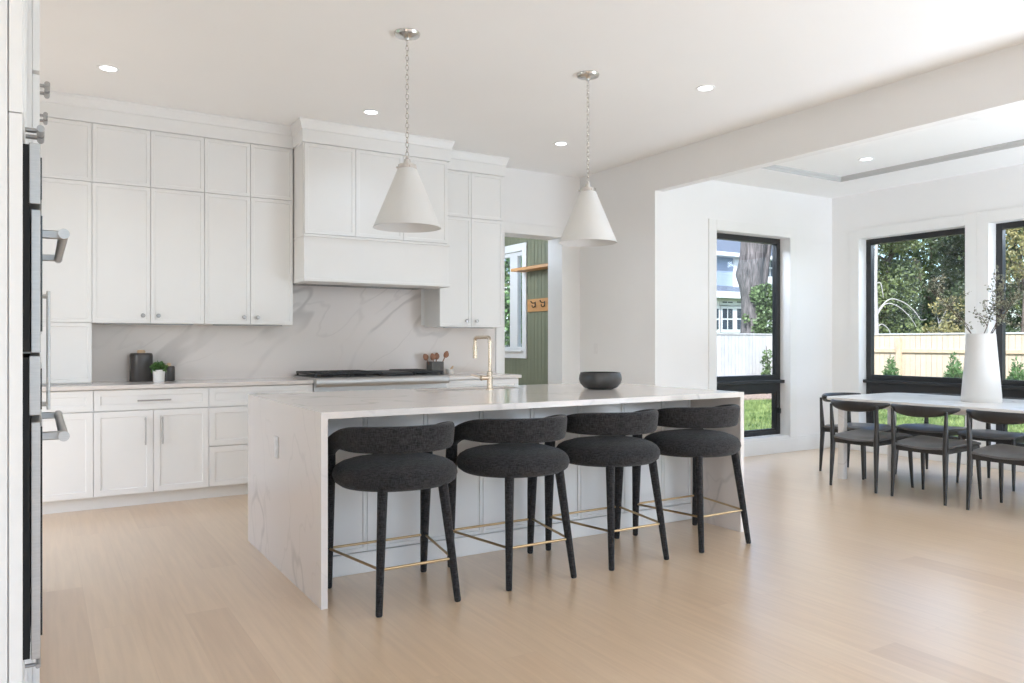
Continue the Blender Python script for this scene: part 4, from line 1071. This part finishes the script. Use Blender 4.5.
dup(ch, (7.205, 4.115, 0), PI / 2, 'black elbow dining chair on the window side, nearest the head of the table')
dup(ch, (7.205, 3.535, 0), PI / 2, 'black elbow dining chair on the window side, middle, behind the table')
dup(ch, (7.205, 2.93, 0), PI / 2, 'black elbow dining chair on the window side, at the right picture edge')
dup(ch, (6.672, 4.56, 0), PI, 'black elbow dining chair at the head of the table, by the tall window')

VX, VY, VZ = 6.72, 3.44, 0.752
bm = B(); lathe(bm, [(0, 0), (0.145, 0), (0.150, 0.006), (0.148, 0.05), (0.136, 0.20), (0.122, 0.36), (0.112, 0.48), (0.106, 0.565), (0.103, 0.570), (0.099, 0.565), (0.106, 0.44), (0.125, 0.2), (0.135, 0.03), (0, 0.02)], seg=56)
tag(obj('tapered_vase', bm, 'vase', None, 50), 'tall tapered matte white vase on the dining table', 'vase').location = (VX, VY, VZ)
def branch(seed, lean, length, label, n=5):
    rng = np.random.default_rng(seed); bm = B()
    base = V((VX + lean[0] * 0.05, VY + lean[1] * 0.05, VZ + 0.03)); leaves = []
    mouth = V((VX + 0.082 * lean[0] / max(0.3, math.hypot(lean[0], lean[1])), VY + 0.082 * lean[1] / max(0.3, math.hypot(lean[0], lean[1])), VZ + 0.565))
    pts = [base, mouth]; d = V((lean[0], lean[1], 0.85)).normalized(); p = mouth.copy()
    for k in range(6):
        d = (d + V(rng.normal(0, 0.10, 3))).normalized(); p = p + d * length / 6; pts.append(p.copy())
    tube(bm, pts, [0.004, 0.004] + [0.0036 - 0.0005 * k for k in range(6)], 6)
    for k in range(n * 2):
        i = 2 + k % 6; q = pts[i].lerp(pts[min(i + 1, 7)], rng.uniform())
        dd = (d * 0.5 + V(rng.normal(0, 0.6, 3)) + V((0, 0, 0.3))).normalized(); L = rng.uniform(0.06, 0.20)
        m1 = q + dd * L * 0.5 + V(rng.normal(0, 0.012, 3)); e_ = q + dd * L
        tube(bm, [q, m1, e_], [0.0022, 0.0018, 0.0012], 5)
        for s_ in np.linspace(0.15, 1.05, 8): leaves.append(q + dd * L * s_ + V(rng.normal(0, 0.010, 3)))
    o = tag(obj('olive_branch', bm, 'twig', None, 60), label, 'branch', 'branches in the white vase')
    vs, fs = leaf_cloud(rng, [(*c, 0.013, 0.013, 0.013) for c in leaves], int(len(leaves) * 1.4), 0.024, 0.62)
    pyobj('leaves', vs, fs, 'olive', o)
# image right is about (0.85,-0.52), image left the opposite
branch(11, (-0.56, 0.34), 0.60, 'leafy branch leaning furthest left out of the vase')
branch(12, (-0.36, 0.22), 0.54, 'leafy branch leaning gently left, second from the left in the vase')
branch(13, (0.10, -0.02), 0.34, 'short upright leafy branch rising from the vase middle')
branch(14, (0.24, -0.14), 0.50, 'leafy branch leaning gently right above the vase rim')
branch(15, (0.60, -0.36), 0.58, 'leafy branch leaning furthest right, past the picture edge')
branch(16, (0.36, -0.34), 0.34, 'thin leafy branch hanging low over the right vase rim')

# ------------------------------------------------------------------ garden
GZ = -0.25
bm = B(); bmesh.ops.create_grid(bm, x_segments=60, y_segments=60, size=1)
for v in bm.verts: v.co = V((v.co.x * 40 + 20, v.co.y * 40 + 14, GZ - 0.01))
bmesh.ops.delete(bm, geom=[f for f in bm.faces if f.calc_center_median().x < 8.3 and f.calc_center_median().y < 6.2], context='FACES')
struct(obj('lawn', bm, 'grass', smooth=None), 'green lawn outside the dining windows', 'lawn')
rng = np.random.default_rng(3)
nb = 26000
px_ = rng.uniform(9.5, 16.9, nb); py_ = rng.uniform(1.5, 13.4, nb)
vs = []; fs = []
for k in range(nb):
    a = rng.uniform(0, 2 * PI); h = rng.uniform(0.03, 0.08); x, y = px_[k], py_[k]; wd = 0.012; ln = rng.normal(0, 0.02, 2)
    vs += [(x - wd * math.cos(a), y - wd * math.sin(a), GZ - 0.01), (x + wd * math.cos(a), y + wd * math.sin(a), GZ - 0.01), (x + ln[0], y + ln[1], GZ + h)]
    fs.append((3 * k, 3 * k + 1, 3 * k + 2))
tag(pyobj('grass_blades', vs, fs, 'blade'), 'short grass blades standing on the lawn', 'grass', kind='stuff')
FX, FYN = 19.2, 15.2
bm = B()
outl = []
for k in range(25):
    outl.append((5.0 + k * 0.58, FYN - 1.5 + 0.25 * math.sin(k * 1.1)))
outl += [(19.0, FYN - 0.03), (5.0, FYN - 0.03)]
prism(bm, outl, GZ - 0.02, GZ + 0.03); struct(obj('mulch_bed', bm, 'mulch', smooth=None), 'brown mulch bed along the foot of the pale fence', 'flower bed')
# cedar fence on the right
t = thing('cedar_fence', 'honey-coloured board fence with posts seen through the windows beside the vase', 'fence', (FX, 6, GZ))
bm = B(); box(bm, FX, FX + 0.025, -3, FYN - 0.10, GZ, 1.44); obj('board_panel', bm, 'fence', t, None, world=True)
bm = B(); box(bm, FX - 0.03, FX + 0.05, -3, FYN - 0.10, 1.44, 1.48, 0.004, 1); obj('cap_rail', bm, 'fencew', t, None, world=True)
for z in (0.98, 0.1):
    bm = B(); box(bm, FX - 0.05, FX - 0.001, -3, FYN - 0.10, z, z + 0.09, 0.004, 1); obj('rail', bm, 'rail', t, None, world=True)
y = atX(901, 350, FX).y
k = 0
while y > -3:
    bm = B(); box(bm, FX - 0.14, FX - 0.05, y - 0.06, y + 0.06, GZ, 1.36, 0.005, 1); obj('post', bm, 'rail', t, None, world=True); y -= 2.4; k += 1
# weathered pale fence at the back
t = thing('pale_fence', 'weathered pale board fence behind the tree window and mudroom window', 'fence', (10, FYN, GZ))
bm = B(); box(bm, 4.5, FX - 0.2, FYN, FYN + 0.025, GZ, 1.46); obj('board_panel', bm, 'fencew', t, None, world=True)
bm = B(); box(bm, 4.5, FX - 0.2, FYN - 0.02, FYN + 0.045, 1.46, 1.50, 0.004, 1); obj('cap_rail', bm, 'fencew', t, None, world=True)

def shrub(px, X, h, r_, seed, label):
    y = atX(px, 370, X).y
    t = thing('evergreen_shrub', label, 'shrub', (X, y, GZ), 0, 'young evergreens along the cedar fence')
    bm = B(); tube(bm, [(0, 0, 0), (0, 0, h * 0.5)], [0.03, 0.012], 8); obj('stem', bm, 'barkdark', t)
    rng = np.random.default_rng(seed)
    cs = [(0, 0, h * (0.18 + 0.78 * s_), r_ * (1 - s_ * 0.85), r_ * (1 - s_ * 0.85), h * 0.10) for s_ in np.linspace(0, 1, 8)]
    vs, fs = leaf_cloud(rng, cs, 2600, 0.10, 0.35, up=0.9); pyobj('foliage', vs, fs, 'leafs', t)
shrub(891, FX - 0.8, 1.10, 0.32, 21, 'small conical evergreen in front of the fence post, left in the window')
shrub(954, FX - 0.8, 1.20, 0.34, 22, 'small conical evergreen just left of the vase')
shrub(1017, FX - 0.8, 1.08, 0.34, 23, 'small conical evergreen right of the vase')

# trees
def canopy_tree(px, d, base_px_y, crown, nleaf, size, leaf, seed, label, trunk_r=0.16, bark='barkdark', h=6.0):
    p = atD(px, 342.2, d)
    t = thing('leafy_tree', label, 'tree', (p.x, p.y, GZ), 0, 'trees beyond the fence')
    rng = np.random.default_rng(seed)
    bm = B(); pts = [V((0, 0, -0.1))]; q = V((0, 0, 0))
    for k in range(6):
        q = q + V((rng.normal(0, 0.12), rng.normal(0, 0.12), h / 6)); pts.append(q.copy())
    tube(bm, pts, [trunk_r * (1 - 0.13 * k) for k in range(7)], 10)
    for k in range(7):
        i = 2 + k % 4; a = rng.uniform(0, 2 * PI); L = rng.uniform(0.5, 0.95) * crown[1]
        q0 = pts[i]; q1 = q0 + V((math.cos(a) * L * 0.5, math.sin(a) * L * 0.5, L * 0.35)); q2 = q0 + V((math.cos(a) * L, math.sin(a) * L, L * 0.5))
        tube(bm, [q0, q1, q2], [trunk_r * 0.4, trunk_r * 0.25, trunk_r * 0.1], 7)
    obj('trunk', bm, bark, t)
    cs = []
    for k in range(crown[0]):
        a = rng.uniform(0, 2 * PI); rr = crown[1] * rng.uniform(0, 1) ** 0.5; z = rng.uniform(crown[2], crown[3]); s_ = rng.uniform(0.5, 0.8) * (0.75 + 0.15 * crown[1])
        cs.append((rr * math.cos(a), rr * math.sin(a), z, s_, s_, s_ * 0.7))
    vs, fs = leaf_cloud(rng, cs, nleaf, size, 0.6); pyobj('foliage', vs, fs, leaf, t)
T = canopy_tree
T(884, 23.8, 0, (26, 0.8, 1.5, 6.4), 9000, 0.13, 'leafm', 31, 'mid green tree just right of the pale trunk, beyond the cedar fence', 0.10)
T(972, 24.0, 0, (26, 0.8, 1.5, 6.8), 9000, 0.13, 'leafd', 33, 'dark green tree above the vase, beyond the cedar fence', 0.10)
T(1068, 23.8, 0, (24, 0.95, 1.5, 6.4), 7000, 0.13, 'leafm', 34, 'mid green tree outside the window right of the vase', 0.10)
T(928, 27.6, 0, (34, 1.35, 1.5, 7.6), 11000, 0.15, 'leafd', 32, 'dark green tree in the middle of the window left of the vase', 0.14)
T(1024, 29.5, 0, (34, 1.35, 1.5, 7.6), 11000, 0.15, 'leafd', 39, 'dark green tree behind the right picture edge', 0.14)
T(946, 21.2, 0, (7, 0.5, 1.35, 2.7), 1500, 0.11, 'leafy', 35, 'low yellow-green bushy tree over the top of the cedar fence', 0.05, 'barkpale', 2.4)
T(1022, 21.2, 0, (7, 0.6, 3.0, 5.2), 1700, 0.11, 'leafy', 36, 'yellow-green tree at the right picture edge', 0.06, 'barkdark', 4.3)
T(925, 35.0, 0, (60, 3.6, 1.5, 10.5), 14000, 0.21, 'leafm', 38, 'tall tree farthest back, filling the gaps in the vase window', 0.22, 'barkdark', 8)

# pale bare tree
p = atD(876.5, 342.2, 22.3)
t = thing('bare_tree', 'pale-trunked tree with bare drooping branches at the left of the vase window', 'tree', (p.x, p.y, GZ))
bm = B(); tube(bm, [(0, 0, -0.05), (0.02, 0, 1.5), (-0.03, 0.02, 3.2), (0.04, 0, 5.2)], [0.075, 0.065, 0.055, 0.04], 12); obj('trunk', bm, 'barkpale', t)
R_ = V((_c, -_s, 0))
for k, (z0, pts) in enumerate(((2.45, [(0.35, 0.28), (0.75, 0.22), (1.1, -0.05), (1.28, -0.3), (1.45, -0.28)]), (2.35, [(0.25, 0.25), (0.6, 0.2), (0.95, -0.1), (1.15, -0.4)]), (2.0, [(0.15, 0.02), (0.34, -0.12), (0.46, -0.42), (0.5, -0.7)]), (3.3, [(0.12, -0.1), (0.2, -0.5)]))):
    bm = B(); q = [V((0, 0, z0 - 0.1))] + [R_ * a + V((0, 0, z0 + b)) for a, b in pts]
    sm = []
    for i in range(len(q) - 1):
        a0, a1, a2, a3 = q[max(i - 1, 0)], q[i], q[i + 1], q[min(i + 2, len(q) - 1)]
        for u in (0, 0.2, 0.4, 0.6, 0.8): sm.append(0.5 * (2 * a1 + (a2 - a0) * u + (2 * a0 - 5 * a1 + 4 * a2 - a3) * u * u + (3 * a1 - a0 - 3 * a2 + a3) * u ** 3))
    sm.append(q[-1]); tube(bm, sm, [0.020 - 0.012 * i / len(sm) for i in range(len(sm))], 7); obj('branch', bm, 'barkpale', t)
# big oak trunk with ivy behind the pale fence
p = atD(752, 342.2, 26.0)
t = thing('oak_tree', 'massive oak trunk with ivy in front of the blue house', 'tree', (p.x, p.y, GZ))
bm = B(); pts = []; rs = []
for z, off, r_ in ((-0.1, -0.02, 0.62), (0.8, -0.0, 0.50), (1.6, 0.02, 0.42), (2.3, 0.03, 0.38), (2.9, 0.02, 0.37), (3.4, -0.02, 0.39), (3.8, -0.09, 0.44), (4.15, -0.03, 0.41), (4.7, 0.05, 0.42), (5.6, 0.10, 0.43), (7.5, 0.25, 0.40)):
    pts.append(R_ * off + V((0, 0, z))); rs.append(r_)
tube(bm, pts, rs, 28)
rng = np.random.default_rng(9)
for v in bm.verts: v.co += V(rng.normal(0, 0.012, 3))
tube(bm, [R_ * 0.30 + V((0, 0, 2.9)), R_ * 0.42 + V((0, 0, 4.0)), R_ * 0.62 + V((0, 0, 5.4)), R_ * 0.95 + V((0, 0, 7.2))], [0.16, 0.15, 0.14, 0.12], 12)
obj('trunk', bm, 'bark', t)
cs = []
for k in range(26):
    z = rng.uniform(1.0, 3.3); s_ = (3.4 - z) / 2.4
    q = R_ * rng.uniform(0.02, 0.34 + 0.42 * s_) + V((-_s, -_c, 0)) * rng.uniform(0.35, 0.58); cs.append((q.x, q.y, z, 0.22, 0.22, 0.25))
for k in range(8):
    q = R_ * rng.uniform(-0.45, 0.1) + V((-_s, -_c, 0)) * 0.42; cs.append((q.x, q.y, rng.uniform(1.2, 2.3), 0.14, 0.14, 0.14))
vs, fs = leaf_cloud(rng, cs, 4200, 0.11, 0.8); pyobj('ivy', vs, fs, 'leafi', t)
# climbing plant on the pale fence, right
q = atY(767, 360, FYN - 0.4)
t = thing('climbing_shrub', 'leafy climbing shrub against the pale fence at the right of the tall window', 'shrub', (q.x, q.y, GZ))
bm = B(); tube(bm, [(0, 0, 0), (0.05, 0, 0.7), (-0.03, 0, 1.4)], [0.02, 0.015, 0.008], 8); obj('stem', bm, 'barkdark', t)
vs, fs = leaf_cloud(np.random.default_rng(41), [(0.05 * math.sin(k * 2.1), 0, 0.30 + k * 0.12, 0.15, 0.1, 0.12) for k in range(8)], 420, 0.08, 0.8); pyobj('foliage', vs, fs, 'leafi', t)
# trees seen through the mudroom window
p = atY(512, 342, 14.0)
for i, (dx, dy, lab) in enumerate(((0.0, 0.0, 'green bushy tree close to the mudroom window'), (2.2, 2.5, 'green bushy tree further off behind the mudroom window'))):
    t = thing('bushy_tree', lab, 'tree', (p.x + dx, p.y + dy, GZ), 0, 'trees outside the mudroom window')
    bm = B(); tube(bm, [(0, 0, 0), (0.05, 0.03, 1.5), (0, 0, 3.2)], [0.07, 0.06, 0.03], 9); obj('trunk', bm, 'barkdark', t)
    rng = np.random.default_rng(51 + i); cs = [(rng.normal(0, 0.45), rng.normal(0, 0.45), rng.uniform(1.5, 3.6), 0.45, 0.45, 0.4) for _ in range(14)]
    vs, fs = leaf_cloud(rng, cs, 3600, 0.13, 0.65); pyobj('foliage', vs, fs, 'leafs' if i == 0 else 'leafm', t)

# blue house beyond
YH = 27.0
t = thing('blue_house', 'pale blue sided house with white trim and shingled roof behind the oak', 'house', (21, YH, GZ))
def hb(name, x0, x1, y0, y1, z0, z1, m, par=None):
    bm = B(); box(bm, x0, x1, y0, y1, z0, z1); return obj(name, bm, m, par or t, None, world=True)
A = lambda px, py: atY(px, py, YH)
xl, xr = 15.0, 40.0
zg = A(725, 256).z; zl = A(725, 291).z
hb('wall', xl, xr, YH, YH + 5, GZ, zg, 'siding')
hb('gutter', xl, xr, YH - 0.45, YH - 0.25, zg - 0.05, zg + 0.14, 'hwhite')
hb('soffit', xl, xr, YH - 0.30, YH + 0.02, zg - 0.08, zg - 0.02, 'hwhite')
bm = B()
vs_ = [(xl, YH - 0.4, zg + 0.12), (xr, YH - 0.4, zg + 0.12), (xr, YH + 4.5, zg + 3.6), (xl, YH + 4.5, zg + 3.6), (xl, YH - 0.4, zg), (xr, YH - 0.4, zg), (xr, YH + 4.5, zg + 3.48), (xl, YH + 4.5, zg + 3.48)]
vv = [bm.verts.new(v) for v in vs_]
for f in ((0, 1, 2, 3), (7, 6, 5, 4), (0, 4, 5, 1), (1, 5, 6, 2), (2, 6, 7, 3), (3, 7, 4, 0)): bm.faces.new([vv[i] for i in f])
obj('roof', bm, 'roof', t, None, world=True)
xd = A(734.5, 280).x
hb('downspout', xd - 0.13, xd + 0.13, YH - 0.16, YH - 0.02, zl, zg, 'hwhite')
# lower wing
yw = YH - 1.6; xw1 = A(752, 300).x
hb('lower_wall', xl, xw1, yw, YH - 0.001, GZ, zl - 0.25, 'hwhite')
bm = B(); vs_ = [(xl, yw - 0.35, zl - 0.22), (xw1 + 0.2, yw - 0.35, zl - 0.22), (xw1 + 0.2, YH, zl + 0.25), (xl, YH, zl + 0.25), (xl, yw - 0.35, zl - 0.36), (xw1 + 0.2, yw - 0.35, zl - 0.36), (xw1 + 0.2, YH, zl - 0.3), (xl, YH, zl - 0.3)]
vv = [bm.verts.new(v) for v in vs_]
for f in ((0, 1, 2, 3), (7, 6, 5, 4), (0, 4, 5, 1), (1, 5, 6, 2), (2, 6, 7, 3), (3, 7, 4, 0)): bm.faces.new([vv[i] for i in f])
obj('lower_roof', bm, 'roof', t, None, world=True)
hb('fascia', xl, xw1 + 0.2, yw - 0.42, yw - 0.36, zl - 0.5, zl - 0.2, 'hwhite')
def hwin(x0, x1, z0, z1, y, nx, nz):
    f = hb('window', x0 - 0.12, x1 + 0.12, y - 0.06, y + 0.02, z0 - 0.12, z1 + 0.12, 'hwhite')
    bm = B(); g = 0.07
    for i in range(nx):
        for j in range(nz):
            wx, wz = (x1 - x0) / nx, (z1 - z0) / nz
            box(bm, x0 + i * wx + g / 2, x0 + (i + 1) * wx - g / 2, y - 0.075, y - 0.055, z0 + j * wz + g / 2, z0 + (j + 1) * wz - g / 2)
    obj('pane', bm, 'hglass', f, None, world=True)
Aw = lambda px, py: atY(px, py, yw)
hwin(Aw(721, 320).x, Aw(732, 320).x, Aw(725, 330).z, Aw(725, 308).z, yw, 2, 2)
hwin(Aw(721, 303).x, Aw(732, 303).x, Aw(725, 303.6).z, Aw(725, 301.0).z, yw, 2, 1)
hwin(Aw(735.5, 320).x, Aw(742, 320).x, Aw(740, 330).z, Aw(740, 308).z, yw, 1, 2)
hwin(Aw(735.5, 303).x, Aw(742, 303).x, Aw(740, 303.6).z, Aw(740, 301.0).z, yw, 1, 1)
hwin(Aw(712, 320).x, Aw(718, 320).x, Aw(715, 330).z, Aw(715, 308).z, yw, 1, 2)
hwin(A(766, 270).x, A(772, 270).x, A(768, 277).z, A(768, 259).z, YH, 2, 2)
hb('corner_board', A(763, 270).x - 0.1, A(765, 270).x, YH - 0.05, YH + 0.05, zl - 0.3, zg, 'hwhite')
hb('band_board', A(762, 283).x, xr, YH - 0.05, YH + 0.03, A(768, 284).z, A(768, 279).z, 'hwhite')
